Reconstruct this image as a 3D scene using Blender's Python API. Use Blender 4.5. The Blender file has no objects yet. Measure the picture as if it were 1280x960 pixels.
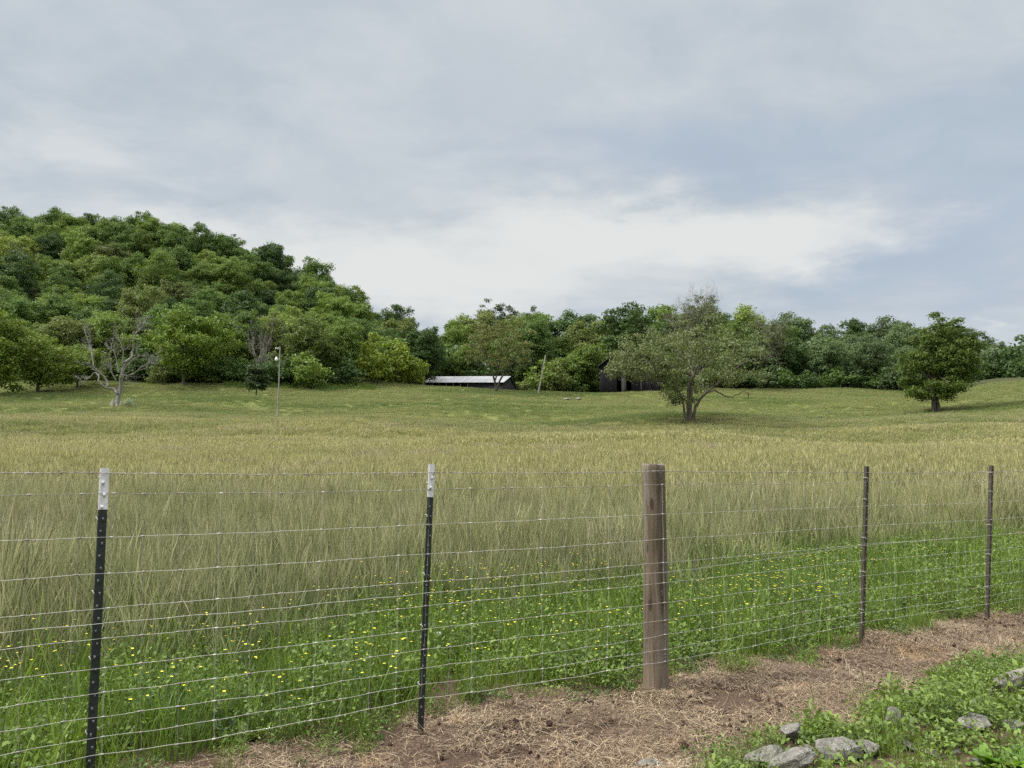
import bpy, math, random
import numpy as np
from mathutils import Vector, noise as mnoise

R = np.random.default_rng(7)
random.seed(7)
scene = bpy.context.scene
COL = scene.collection

# ------------------------------------------------------------------ camera
F, PITCH, ZC = 930.0, math.radians(6.68), 1.44
CP, SP = math.cos(PITCH), math.sin(PITCH)
cam_d = bpy.data.cameras.new('camera')
cam = bpy.data.objects.new('camera', cam_d)
COL.objects.link(cam)
cam_d.sensor_width = 36.0
cam_d.lens = 36.0 * F / 1280.0
cam_d.clip_start, cam_d.clip_end = 0.1, 5000
cam.location = (0, 0, ZC)
cam.rotation_euler = (math.pi / 2 + PITCH, 0, 0)
scene.camera = cam


def at(px, py, Y):
    """place in the world: a bearing from where the photographer stood, at a distance Y down the field"""
    cx, cy = (px - 640) / F, (480 - py) / F
    d = np.array([cx, CP - cy * SP, SP + cy * CP])
    return np.array([0, 0, ZC]) + d * (Y / d[1])


def bearing(P):
    P = np.asarray(P, float) - np.array([0, 0, ZC])
    fw = P[..., 1] * CP + P[..., 2] * SP
    up = -P[..., 1] * SP + P[..., 2] * CP
    return 640 + F * P[..., 0] / fw, 480 - F * up / fw


# ------------------------------------------------------------------ terrain
NEAR = [(0, None), (7, 0.0), (12, 0.16), (20, 0.6)]
TAB = {
    -500: [(30, 592), (50, 560), (70, 535), (90, 515), (110, 500), (130, 485), (160, 455), (200, 383), (250, 312)],
    0:    [(30, 592), (50, 560), (70, 537), (90, 519), (110, 503), (125, 490), (145, 474), (200, 392), (250, 317)],
    150:  [(30, 592), (50, 562), (70, 540), (90, 520), (100, 512), (120, 496), (138, 480), (155, 468), (200, 395), (250, 321)],
    260:  [(30, 592), (50, 563), (70, 542), (90, 523), (100, 516), (120, 497), (138, 480), (155, 470), (200, 405), (250, 342)],
    350:  [(30, 592), (50, 565), (70, 544), (90, 526), (100, 519), (120, 497), (140, 481), (158, 472), (200, 425), (250, 378)],
    450:  [(30, 592), (50, 566), (70, 546), (90, 528), (100, 519), (120, 499), (142, 482), (160, 478), (200, 458), (250, 436)],
    540:  [(30, 592), (50, 566), (70, 546), (90, 528), (100, 520), (120, 503), (150, 485), (165, 486), (200, 482), (250, 465)],
    620:  [(30, 592), (50, 566), (70, 546), (90, 530), (100, 523), (120, 508), (152, 489), (166, 491), (200, 488), (250, 470)],
    700:  [(30, 592), (50, 566), (70, 546), (90, 531), (100, 525), (120, 510), (150, 493), (166, 495), (200, 490), (250, 474)],
    790:  [(30, 592), (50, 566), (70, 546), (85, 532), (110, 515), (130, 502), (150, 493), (170, 493), (200, 488), (250, 476)],
    862:  [(30, 592), (50, 566), (70, 542), (85, 528), (110, 513), (130, 501), (150, 491), (170, 488), (200, 484), (250, 476)],
    1000: [(30, 592), (50, 567), (70, 548), (85, 533), (100, 524), (120, 513), (140, 500), (165, 487), (200, 483), (250, 476)],
    1100: [(30, 592), (50, 567), (70, 548), (85, 534), (100, 525), (120, 513), (140, 501), (165, 491), (200, 489), (250, 480)],
    1170: [(30, 592), (50, 566), (70, 545), (85, 530), (110, 515), (130, 500), (145, 490), (170, 493), (250, 486)],
    1280: [(30, 592), (50, 565), (70, 545), (85, 530), (100, 514), (120, 493), (135, 475), (160, 480), (250, 470)],
    1800: [(30, 592), (50, 565), (70, 548), (85, 534), (100, 520), (120, 500), (135, 486), (160, 484), (250, 472)],
}
DG = np.concatenate([np.linspace(0, 30, 31), np.linspace(32, 300, 135), np.linspace(310, 1500, 60)])
UG = np.linspace(-1.3, 1.3, 131)
cols_u, cols_z = [], []
for px_, lst in sorted(TAB.items()):
    dd = [0, 7, 12, 20]
    zz = [0, 0, 0.16, 0.6]
    for d_, y_ in lst:
        dd.append(d_)
        zz.append(at(px_, y_, d_)[2])
    ztop = zz[-1]
    dd += [290, 420, 1500]
    zz += [ztop + 4, ztop * 0.8 + 4, 20]
    z_ = np.interp(DG, dd, zz)
    cols_u.append(at(px_, 520, 1.0)[0])
    cols_z.append(z_)
cols_z = np.array(cols_z)
ZT = np.array([np.interp(UG, cols_u, cols_z[:, k]) for k in range(len(DG))])       # [d, u]
for _ in range(2):
    p = np.pad(ZT, ((1, 1), (0, 0)), mode='edge')
    ZT = (p[:-2] + 2 * p[1:-1] + p[2:]) / 4
for _ in range(6):
    p = np.pad(ZT, ((0, 0), (1, 1)), mode='edge')
    ZT = (p[:, :-2] + 2 * p[:, 1:-1] + p[:, 2:]) / 4


def _sines(X, Y, lams, amps, seed):
    r = np.random.default_rng(seed)
    out = 0
    for l, a in zip(lams, amps):
        for _ in range(3):
            th, ph = r.uniform(0, 6.28), r.uniform(0, 6.28)
            out = out + a / 1.7 * np.sin((X * math.cos(th) + Y * math.sin(th)) * 6.2832 / l + ph)
    return out


def ground_z(X, Y):
    X, Y = np.asarray(X, float), np.asarray(Y, float)
    Yc = np.clip(Y, 0, 1499)
    u = np.clip(X / np.maximum(Yc, 6.0), -1.299, 1.299)
    i = np.interp(Yc, DG, np.arange(len(DG)))
    i0 = np.minimum(i.astype(int), len(DG) - 2)
    fi = i - i0
    j = (u + 1.3) / 2.6 * 130
    j0 = np.minimum(j.astype(int), 129)
    fj = j - j0
    z = (ZT[i0, j0] * (1 - fi) * (1 - fj) + ZT[i0 + 1, j0] * fi * (1 - fj) + ZT[i0, j0 + 1] * (1 - fi) * fj + ZT[i0 + 1, j0 + 1] * fi * fj)
    far = np.clip((Yc - 18) / 40, 0, 1)
    z = z + far * _sines(X * 0.55, Y, (34, 19, 9), (0.40, 0.24, 0.10), 3)
    near = np.clip(1 - (np.abs(Yc - 5) - 6) / 6, 0, 1)
    z = z + near * _sines(X, Y, (1.9, 0.8, 0.33), (0.018, 0.012, 0.007), 5)
    # the low stony bank in the near right corner
    s = fence_s(X, Y)
    z = z + np.clip((-s - 1.0) / 0.6, 0, 1) * np.clip((X - 0.3) / 1.0, 0, 1) * np.clip((14 - Y) / 6, 0, 1) * 0.07
    return z


# fence line
FP = np.array([-0.49, 4.24])
FT = np.array([0.8585, 0.5128])
FN = np.array([-0.5128, 0.8585])


def fence_s(X, Y):
    return (X - FP[0]) * FN[0] + (Y - FP[1]) * FN[1]


def fence_t(X, Y):
    return (X - FP[0]) * FT[0] + (Y - FP[1]) * FT[1]


def ground_at_px(px, py):
    lo, hi = 1.0, 400.0
    ys = np.geomspace(1.5, 300, 3000)
    P = np.array([at(px, py, y) for y in ys])
    below = P[:, 2] <= ground_z(P[:, 0], P[:, 1])
    k = int(np.argmax(below)) if below.any() else len(ys) - 1
    q = P[k].copy()
    q[2] = float(ground_z(q[0], q[1]))
    return q


# ------------------------------------------------------------------ mesh + object helpers
class MB:
    def __init__(self):
        self.v, self.f, self.m, self.a, self.n = [], [], [], [], 0

    def add(self, v, f, mat=0, a=None):
        v = np.asarray(v, float).reshape(-1, 3)
        f = np.asarray(f, int)
        self.v.append(v)
        self.f.append(f + self.n)
        self.m.append(np.full(len(f), mat))
        self.a.append(np.zeros(len(v)) if a is None else np.asarray(a, float).reshape(-1))
        self.n += len(v)

    def mesh(self, name, mats, smooth=False):
        me = bpy.data.meshes.new(name)
        v = np.concatenate(self.v)
        loops, starts, tot, mi = [], [], [], []
        pos = 0
        for f, m in zip(self.f, self.m):
            k = f.shape[1]
            loops.append(f.reshape(-1))
            starts.append(pos + np.arange(len(f)) * k)
            pos += f.size
            mi.append(m)
        loops, starts, mi = np.concatenate(loops), np.concatenate(starts), np.concatenate(mi)
        me.vertices.add(len(v))
        me.vertices.foreach_set('co', v.astype(np.float32).reshape(-1))
        me.loops.add(len(loops))
        me.loops.foreach_set('vertex_index', loops.astype(np.int32))
        me.polygons.add(len(starts))
        me.polygons.foreach_set('loop_start', starts.astype(np.int32))
        for m in (mats if isinstance(mats, (list, tuple)) else [mats]):
            me.materials.append(m)
        me.polygons.foreach_set('material_index', mi.astype(np.int32))
        if smooth:
            me.polygons.foreach_set('use_smooth', np.ones(len(starts), bool))
        at_ = me.attributes.new('t', 'FLOAT', 'POINT')
        at_.data.foreach_set('value', np.concatenate(self.a).astype(np.float32))
        me.update(calc_edges=True)
        me.validate()
        return me

    def build(self, name, mats, parent=None, smooth=False):
        return link(name, self.mesh(name, mats, smooth), parent)


def link(name, data, parent=None):
    o = bpy.data.objects.new(name, data)
    COL.objects.link(o)
    if parent is not None:
        o.parent = parent
    return o


def empty(name, loc, rz=0.0):
    o = bpy.data.objects.new(name, None)
    COL.objects.link(o)
    o.location = tuple(float(c) for c in loc)
    o.rotation_euler = (0, 0, rz)
    o.empty_display_size = 0.3
    return o


def tag(o, label=None, cat=None, group=None, kind=None):
    for k, val in (('label', label), ('category', cat), ('group', group), ('kind', kind)):
        if val:
            o[k] = val
    return o


def copy_tree(o, parent=None):
    c = o.copy()
    COL.objects.link(c)
    c.parent = parent
    for ch in list(o.children):
        copy_tree(ch, c)
    return c


def tube(mb, pts, rad, n=6, mat=0, cap=True, a=0.0):
    pts = np.asarray(pts, float)
    k = len(pts)
    rad = np.broadcast_to(np.asarray(rad, float), (k,))
    tg = np.gradient(pts, axis=0)
    tg /= np.linalg.norm(tg, axis=1, keepdims=True) + 1e-12
    ref = np.where(np.abs(tg[:, 2:3]) > 0.9, np.array([[1.0, 0, 0]]), np.array([[0, 0, 1.0]]))
    if abs(tg[:, 2]).mean() > 0.7:
        ref = np.tile(np.array([[1.0, 0.1, 0]]), (k, 1))
    else:
        ref = np.tile(np.array([[0.03, 0.05, 1.0]]), (k, 1))
    b1 = np.cross(tg, ref)
    b1 /= np.linalg.norm(b1, axis=1, keepdims=True) + 1e-9
    b2 = np.cross(tg, b1)
    ang = np.arange(n) * 2 * math.pi / n
    v = pts[:, None, :] + rad[:, None, None] * (np.cos(ang)[None, :, None] * b1[:, None, :] + np.sin(ang)[None, :, None] * b2[:, None, :])
    idx = np.arange(k * n).reshape(k, n)
    nx = np.roll(idx, -1, axis=1)
    f = np.stack([idx[:-1], nx[:-1], nx[1:], idx[1:]], axis=-1).reshape(-1, 4)
    mb.add(v.reshape(-1, 3), f, mat, np.full(k * n, a))
    if cap and n >= 4:
        vv = np.concatenate([v[0], v[-1]])
        mb.add(vv, np.array([list(range(n))[::-1], [n + q for q in range(n)]]), mat, np.full(2 * n, a))


def box(mb, c, s, mat=0, rz=0.0, M=None):
    c, s = np.asarray(c, float), np.asarray(s, float) / 2
    v = np.array([[x, y, z] for x in (-1, 1) for y in (-1, 1) for z in (-1, 1)]) * s
    if rz:
        ca, sa = math.cos(rz), math.sin(rz)
        v = np.stack([v[:, 0] * ca - v[:, 1] * sa, v[:, 0] * sa + v[:, 1] * ca, v[:, 2]], 1)
    if M is not None:
        v = v @ np.asarray(M).T
    f = [[0, 1, 3, 2], [4, 6, 7, 5], [0, 4, 5, 1], [2, 3, 7, 6], [0, 2, 6, 4], [1, 5, 7, 3]]
    mb.add(v + c, f, mat)


def ribbons(mb, base, az, lean, height, width, curve, nseg=3, mat=0, prof=None, a=None, roll=None):
    """many grass blades: base (N,3), direction az, lean angle, height, width, curve"""
    N = len(base)
    t = np.linspace(0, 1, nseg + 1)
    if prof is None:
        prof = 1 - 0.92 * t ** 1.6
    d = np.stack([np.cos(az), np.sin(az)], 1)
    if roll is None:
        roll = R.uniform(0, math.pi, N)
    w = np.stack([np.cos(roll), np.sin(roll)], 1)
    ang = lean[:, None] + curve[:, None] * t[None, :]
    dl = height[:, None] / nseg
    hx = np.concatenate([np.zeros((N, 1)), np.cumsum(np.sin(ang[:, :-1]) * dl, 1)], 1)
    hz = np.concatenate([np.zeros((N, 1)), np.cumsum(np.cos(ang[:, :-1]) * dl, 1)], 1)
    cen = base[:, None, :] + np.stack([hx * d[:, 0:1], hx * d[:, 1:2], hz], -1)
    off = (width[:, None] * prof[None, :] / 2)[..., None] * np.concatenate([w, np.zeros((N, 1))], 1)[:, None, :]
    v = np.stack([cen - off, cen + off], 2).reshape(-1, 3)
    k = (nseg + 1) * 2
    q = np.array([[2 * s, 2 * s + 1, 2 * s + 3, 2 * s + 2] for s in range(nseg)])
    f = (np.arange(N)[:, None, None] * k + q[None]).reshape(-1, 4)
    if a is None:
        av = np.broadcast_to(t[None, :, None], (N, nseg + 1, 2)).reshape(-1)
    else:
        av = np.broadcast_to(np.asarray(a, float)[..., None] if np.ndim(a) == 2 else np.asarray(a, float)[:, None, None], (N, nseg + 1, 2)).reshape(-1)
    mb.add(v, f, mat, av)


def leaves(mb, pos, nor, size, mat=0, aspect=0.62, a=None, fold=0.0):
    """rhombic leaf sprigs"""
    N = len(pos)
    nor = nor / (np.linalg.norm(nor, axis=1, keepdims=True) + 1e-9)
    r = R.normal(size=(N, 3))
    t1 = np.cross(nor, r)
    t1 /= np.linalg.norm(t1, axis=1, keepdims=True) + 1e-9
    t2 = np.cross(nor, t1)
    s = size[:, None]
    v = np.stack([pos + t1 * s, pos + t2 * s * aspect + nor * s * fold, pos - t1 * s, pos - t2 * s * aspect + nor * s * fold], 1).reshape(-1, 3)
    f = np.arange(N * 4).reshape(N, 4)
    mb.add(v, f, mat, None if a is None else np.repeat(a, 4))


# ------------------------------------------------------------------ materials
def nodes(name):
    m = bpy.data.materials.new(name)
    m.use_nodes = True
    nt = m.node_tree
    nt.nodes.clear()
    return m, nt, nt.nodes, nt.links


def N_(nt, typ, **kw):
    n = nt.nodes.new(typ)
    ins = kw.pop('ins', {})
    for k, v in kw.items():
        setattr(n, k, v)
    for k, v in ins.items():
        if hasattr(v, 'is_output'):
            nt.links.new(v, n.inputs[k])
        else:
            n.inputs[k].default_value = v
    return n


def mixc(nt, fac, a, b, mode='MIX'):
    n = nt.nodes.new('ShaderNodeMix')
    n.data_type, n.blend_type = 'RGBA', mode
    for idx, v in ((0, fac), (6, a), (7, b)):
        if hasattr(v, 'is_output'):
            nt.links.new(v, n.inputs[idx])
        else:
            n.inputs[idx].default_value = v if idx == 0 else (tuple(v) + (1,) if len(v) == 3 else v)
    return n.outputs[2]


def mth(nt, op, a, b=0.0, c=0.0, clamp=False):
    n = nt.nodes.new('ShaderNodeMath')
    n.operation, n.use_clamp = op, clamp
    for i, v in enumerate((a, b, c)):
        if hasattr(v, 'is_output'):
            nt.links.new(v, n.inputs[i])
        else:
            n.inputs[i].default_value = v
    return n.outputs[0]


def mapr(nt, v, a, b, c=0.0, d=1.0, smooth=False):
    n = nt.nodes.new('ShaderNodeMapRange')
    if smooth:
        n.interpolation_type = 'SMOOTHSTEP'
    nt.links.new(v, n.inputs[0])
    for i, x in enumerate((a, b, c, d)):
        n.inputs[i + 1].default_value = x
    return n.outputs[0]


def noise(nt, vec, scale, detail=4.0, rough=0.55, dist=0.0):
    n = N_(nt, 'ShaderNodeTexNoise', ins={'Scale': scale, 'Detail': detail, 'Roughness': rough, 'Distortion': dist})
    if vec is not None:
        nt.links.new(vec, n.inputs['Vector'])
    return n.outputs['Fac']


def scaled(nt, vec, s):
    n = N_(nt, 'ShaderNodeMapping')
    nt.links.new(vec, n.inputs['Vector'])
    n.inputs['Scale'].default_value = s
    return n.outputs[0]


def principled(nt, col, rough=0.7, spec=0.3, bump=None, bstr=0.3, bdist=0.01, metal=0.0):
    p = N_(nt, 'ShaderNodeBsdfPrincipled', ins={'Roughness': rough, 'Specular IOR Level': spec, 'Metallic': metal})
    if hasattr(col, 'is_output'):
        nt.links.new(col, p.inputs['Base Color'])
    else:
        p.inputs['Base Color'].default_value = tuple(col) + (1,)
    if bump is not None:
        b = N_(nt, 'ShaderNodeBump', ins={'Strength': bstr, 'Distance': bdist})
        nt.links.new(bump, b.inputs['Height'])
        nt.links.new(b.outputs[0], p.inputs['Normal'])
    return p.outputs[0]


def out(nt, sh):
    o = nt.nodes.new('ShaderNodeOutputMaterial')
    nt.links.new(sh, o.inputs['Surface'])


def leafy(name, base=None, var=0.35, trans=0.25, spec=0.25, rough=0.55, warm=(1.10, 1.06, 0.85)):
    """foliage: colour of the object (or a fixed one), varied from leaf to leaf and over the crown"""
    m, nt, nd, lk = nodes(name)
    g = N_(nt, 'ShaderNodeNewGeometry')
    if base is None:
        oi = N_(nt, 'ShaderNodeObjectInfo')
        col = oi.outputs['Color']
    else:
        rgb = N_(nt, 'ShaderNodeRGB')
        rgb.outputs[0].default_value = tuple(base) + (1,)
        oi = N_(nt, 'ShaderNodeObjectInfo')
        col = mixc(nt, mapr(nt, oi.outputs['Random'], 0, 1, 0, 0.75), rgb.outputs[0], (base[0] * 0.62, base[1] * 0.66, base[2] * 1.25))
    r = g.outputs['Random Per Island']
    v = mapr(nt, r, 0, 1, 1 - var, 1 + var)
    tc = N_(nt, 'ShaderNodeTexCoord')
    nz = noise(nt, tc.outputs['Object'], 0.45, 3)
    wf = mapr(nt, nz, 0.42, 0.68, 0, 0.7)
    col = mixc(nt, wf, col, mixc(nt, 1.0, col, warm, 'MULTIPLY'))
    col = mixc(nt, 1.0, col, N_(nt, 'ShaderNodeCombineColor', ins={0: v, 1: v, 2: v}).outputs[0], 'MULTIPLY')
    p = principled(nt, col, rough, spec)
    tr = N_(nt, 'ShaderNodeBsdfTranslucent')
    nt.links.new(mixc(nt, 1.0, col, (1.35, 1.35, 0.7), 'MULTIPLY'), tr.inputs['Color'])
    mx = N_(nt, 'ShaderNodeMixShader', ins={0: trans, 1: p, 2: tr.outputs[0]})
    out(nt, mx.outputs[0])
    return m


def bark(name, c1, c2, scale=6.0):
    m, nt, nd, lk = nodes(name)
    tc = N_(nt, 'ShaderNodeTexCoord')
    v = scaled(nt, tc.outputs['Object'], (scale, scale, scale * 0.18))
    n1 = noise(nt, v, 1.0, 6, 0.65)
    n2 = noise(nt, tc.outputs['Object'], 0.7, 3)
    col = mixc(nt, mapr(nt, n1, 0.35, 0.65), c1, c2)
    col = mixc(nt, mapr(nt, n2, 0.45, 0.7, 0, 0.5), col, (c2[0] * 1.15, c2[1] * 1.2, c2[2]))
    out(nt, principled(nt, col, 0.9, 0.15, n1, 0.6, 0.03))
    return m


M_LEAF = leafy('tree_leaves', None, 0.22)
M_LEAF_GREY = leafy('sparse_grey_green_leaves', None, 0.3, 0.2, warm=(1.1, 1.05, 0.9))
M_BARK = bark('dark_bark', (0.035, 0.028, 0.022), (0.10, 0.085, 0.07))
M_BARK_MID = bark('grey_brown_bark', (0.06, 0.05, 0.04), (0.17, 0.145, 0.115))
M_BARK_PALE = bark('weathered_bare_wood', (0.115, 0.108, 0.098), (0.30, 0.285, 0.26), 4)
M_BARK_WHITE = bark('bleached_wood', (0.28, 0.265, 0.235), (0.50, 0.48, 0.43), 4)


def grass_mat(name, near, fixed=None):
    """grass: green blade, straw coloured stalk and seed head ('t' stores how straw-like the point is), in world-wide patches"""
    m, nt, nd, lk = nodes(name)
    g = N_(nt, 'ShaderNodeNewGeometry')
    at_ = N_(nt, 'ShaderNodeAttribute', attribute_name='t')
    t = at_.outputs['Fac']
    pos = g.outputs['Position']
    sep = N_(nt, 'ShaderNodeSeparateXYZ')
    nt.links.new(pos, sep.inputs[0])
    flat = N_(nt, 'ShaderNodeCombineXYZ')
    nt.links.new(sep.outputs[0], flat.inputs[0])
    nt.links.new(sep.outputs[1], flat.inputs[1])
    pv = scaled(nt, flat.outputs[0], (0.035, 0.07, 1))
    big = noise(nt, pv, 1.0, 4, 0.6, 0.4)
    oi = N_(nt, 'ShaderNodeObjectInfo')
    sm = noise(nt, scaled(nt, flat.outputs[0], (0.35, 0.5, 1)), 1.0, 3, 0.6)
    # ripe straw-coloured belt on the flat, greener on the slopes behind and by the fence
    Y = sep.outputs[1]
    ripe = mth(nt, 'MULTIPLY', mapr(nt, Y, 7, 32, 0.03, 1.0, True), mapr(nt, Y, 72, 96, 1.0, 0.42, True))
    ripe = mth(nt, 'ADD', ripe, mapr(nt, big, 0.35, 0.65, -0.36, 0.30), clamp=True)
    ripe = mth(nt, 'ADD', ripe, mapr(nt, sm, 0.35, 0.65, -0.10, 0.10), clamp=True)
    green = mixc(nt, mapr(nt, sm, 0.35, 0.65), GREEN_A, GREEN_B)
    blade = mixc(nt, mth(nt, 'MULTIPLY', ripe, 0.75), green, RIPE_BLADE)
    blade = mixc(nt, mapr(nt, Y, 85, 110, 0, 0.55, True), blade, SLOPE)
    straw = mixc(nt, ripe, STRAW_A, STRAW_B)
    straw = mixc(nt, mapr(nt, g.outputs['Random Per Island'], 0.75, 1.0, 0, 0.5), straw, STRAW_C)
    straw = mixc(nt, mapr(nt, noise(nt, scaled(nt, flat.outputs[0], (0.2, 0.33, 1)), 1.0, 3, 0.6), 0.54, 0.66, 0, 0.65), straw, STRAW_C)
    straw = mixc(nt, mapr(nt, Y, 80, 108, 0, 0.6, True), straw, SLOPE)
    col = mixc(nt, t, blade, straw)
    v = mapr(nt, g.outputs['Random Per Island'], 0, 1, 0.45, 1.6)
    v = mth(nt, 'MULTIPLY', v, mapr(nt, oi.outputs['Random'], 0, 1, 0.88, 1.12))
    v = mth(nt, 'ADD', v, mth(nt, 'MULTIPLY', mth(nt, 'SUBTRACT', 1.0, v), mapr(nt, Y, 30, 90, 0, 0.72)))
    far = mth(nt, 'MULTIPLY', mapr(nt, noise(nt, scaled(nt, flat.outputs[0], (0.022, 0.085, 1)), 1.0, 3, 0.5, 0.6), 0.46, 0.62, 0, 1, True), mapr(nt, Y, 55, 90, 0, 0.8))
    col = mixc(nt, far, col, (0.150, 0.205, 0.062))  # darker green bands put the shading of the swells into the grass colour
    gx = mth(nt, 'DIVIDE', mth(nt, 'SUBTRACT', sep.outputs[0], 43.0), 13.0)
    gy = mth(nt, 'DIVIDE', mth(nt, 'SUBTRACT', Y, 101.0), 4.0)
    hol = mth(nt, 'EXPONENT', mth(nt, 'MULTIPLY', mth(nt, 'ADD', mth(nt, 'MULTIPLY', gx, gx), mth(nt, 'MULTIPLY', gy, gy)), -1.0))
    col = mixc(nt, mth(nt, 'MULTIPLY', hol, 0.7), col, (0.11, 0.17, 0.05))  # greener grass in the hollow, its colour doubling as shading of the dip
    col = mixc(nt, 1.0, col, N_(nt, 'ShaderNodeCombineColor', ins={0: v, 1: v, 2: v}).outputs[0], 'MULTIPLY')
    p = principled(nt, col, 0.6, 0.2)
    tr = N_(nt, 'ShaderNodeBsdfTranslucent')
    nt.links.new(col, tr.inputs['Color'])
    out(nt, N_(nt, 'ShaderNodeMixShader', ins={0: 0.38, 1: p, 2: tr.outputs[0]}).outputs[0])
    return m


GREEN_A, GREEN_B = (0.092, 0.150, 0.038), (0.150, 0.205, 0.064)
RIPE_BLADE = (0.345, 0.340, 0.125)
SLOPE = (0.240, 0.270, 0.088)
STRAW_A, STRAW_B, STRAW_C = (0.310, 0.305, 0.155), (0.440, 0.410, 0.185), (0.46, 0.37, 0.29)
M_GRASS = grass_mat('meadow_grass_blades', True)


def soil_mat():
    m, nt, nd, lk = nodes('meadow_soil')
    g = N_(nt, 'ShaderNodeNewGeometry')
    pos = g.outputs['Position']
    sep = N_(nt, 'ShaderNodeSeparateXYZ')
    nt.links.new(pos, sep.inputs[0])
    Y = sep.outputs[1]
    n1 = noise(nt, pos, 0.9, 6, 0.65)
    n2 = noise(nt, scaled(nt, pos, (0.035, 0.07, 0.02)), 1.0, 4, 0.6, 0.4)
    near = mixc(nt, mapr(nt, n1, 0.35, 0.65), (0.055, 0.045, 0.026), (0.085, 0.080, 0.035))
    far = mixc(nt, mapr(nt, n2, 0.35, 0.65), (0.11, 0.118, 0.038), (0.165, 0.155, 0.052))
    far = mixc(nt, mapr(nt, n1, 0.3, 0.7, 0, 0.5), far, (0.10, 0.11, 0.035))
    far = mixc(nt, mapr(nt, Y, 80, 108, 0, 0.7, True), far, tuple(c * 0.66 for c in SLOPE))
    col = mixc(nt, mapr(nt, Y, 10, 30, 0, 1), near, far)
    # leaf mould under the wood
    nx = N_(nt, 'ShaderNodeMapRange')
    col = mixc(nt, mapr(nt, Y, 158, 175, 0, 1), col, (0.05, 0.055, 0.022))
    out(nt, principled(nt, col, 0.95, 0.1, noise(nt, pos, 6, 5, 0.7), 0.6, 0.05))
    return m


def dirt_mat():
    m, nt, nd, lk = nodes('bare_brown_dirt')
    tc = N_(nt, 'ShaderNodeTexCoord')
    o = tc.outputs['Object']
    n1, n2, n3 = noise(nt, o, 2.2, 6, 0.65), noise(nt, o, 18, 6, 0.7), noise(nt, o, 90, 4, 0.7)
    col = mixc(nt, mapr(nt, n1, 0.3, 0.7), (0.075, 0.046, 0.031), (0.15, 0.10, 0.066))
    col = mixc(nt, mapr(nt, n2, 0.38, 0.62, 0, 0.65), col, (0.06, 0.038, 0.028))
    col = mixc(nt, mapr(nt, n3, 0.5, 0.7, 0, 0.6), col, (0.30, 0.235, 0.16))
    h = mth(nt, 'ADD', n2, mth(nt, 'MULTIPLY', n3, 0.5))
    out(nt, principled(nt, col, 0.95, 0.15, h, 0.9, 0.03))
    return m


M_SOIL, M_DIRT = soil_mat(), dirt_mat()


def simple(name, c1, c2=None, scale=8.0, rough=0.7, spec=0.3, bstr=0.3, metal=0.0, stretch=(1, 1, 1), bd=0.01):
    m, nt, nd, lk = nodes(name)
    tc = N_(nt, 'ShaderNodeTexCoord')
    n1 = noise(nt, scaled(nt, tc.outputs['Object'], stretch), scale, 6, 0.65)
    col = mixc(nt, mapr(nt, n1, 0.38, 0.64), c1, c2 or tuple(c * 0.75 for c in c1))
    out(nt, principled(nt, col, rough, spec, n1, bstr, bd, metal))
    return m


M_TGREEN = simple('dark_green_post_paint', (0.010, 0.017, 0.015), (0.022, 0.03, 0.027), 30, 0.42, 0.5, 0.15)
M_TSCUFF = simple('scuffed_stud', (0.13, 0.14, 0.13), (0.04, 0.05, 0.045), 60, 0.5, 0.4)
M_TWHITE = simple('chipped_white_paint', (0.78, 0.79, 0.78), (0.60, 0.61, 0.60), 35, 0.5, 0.4, 0.2)
M_RUST = simple('rusty_brown_steel', (0.040, 0.034, 0.026), (0.085, 0.072, 0.055), 40, 0.75, 0.3, 0.4)
M_RUST_STUD = simple('worn_rusty_stud', (0.16, 0.13, 0.11), (0.09, 0.065, 0.05), 60, 0.6, 0.4)
M_WIRE = simple('galvanised_wire', (0.56, 0.55, 0.48), (0.40, 0.39, 0.34), 25, 0.38, 0.5, 0.0, 0.35)
M_WIRE_DULL = simple('dull_old_wire', (0.34, 0.33, 0.30), (0.2, 0.18, 0.15), 14, 0.6, 0.4, 0.0, 0.2)
M_BARB = simple('weathered_barbed_wire', (0.42, 0.40, 0.36), (0.24, 0.20, 0.16), 9, 0.55, 0.4, 0.0, 0.3)


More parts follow.
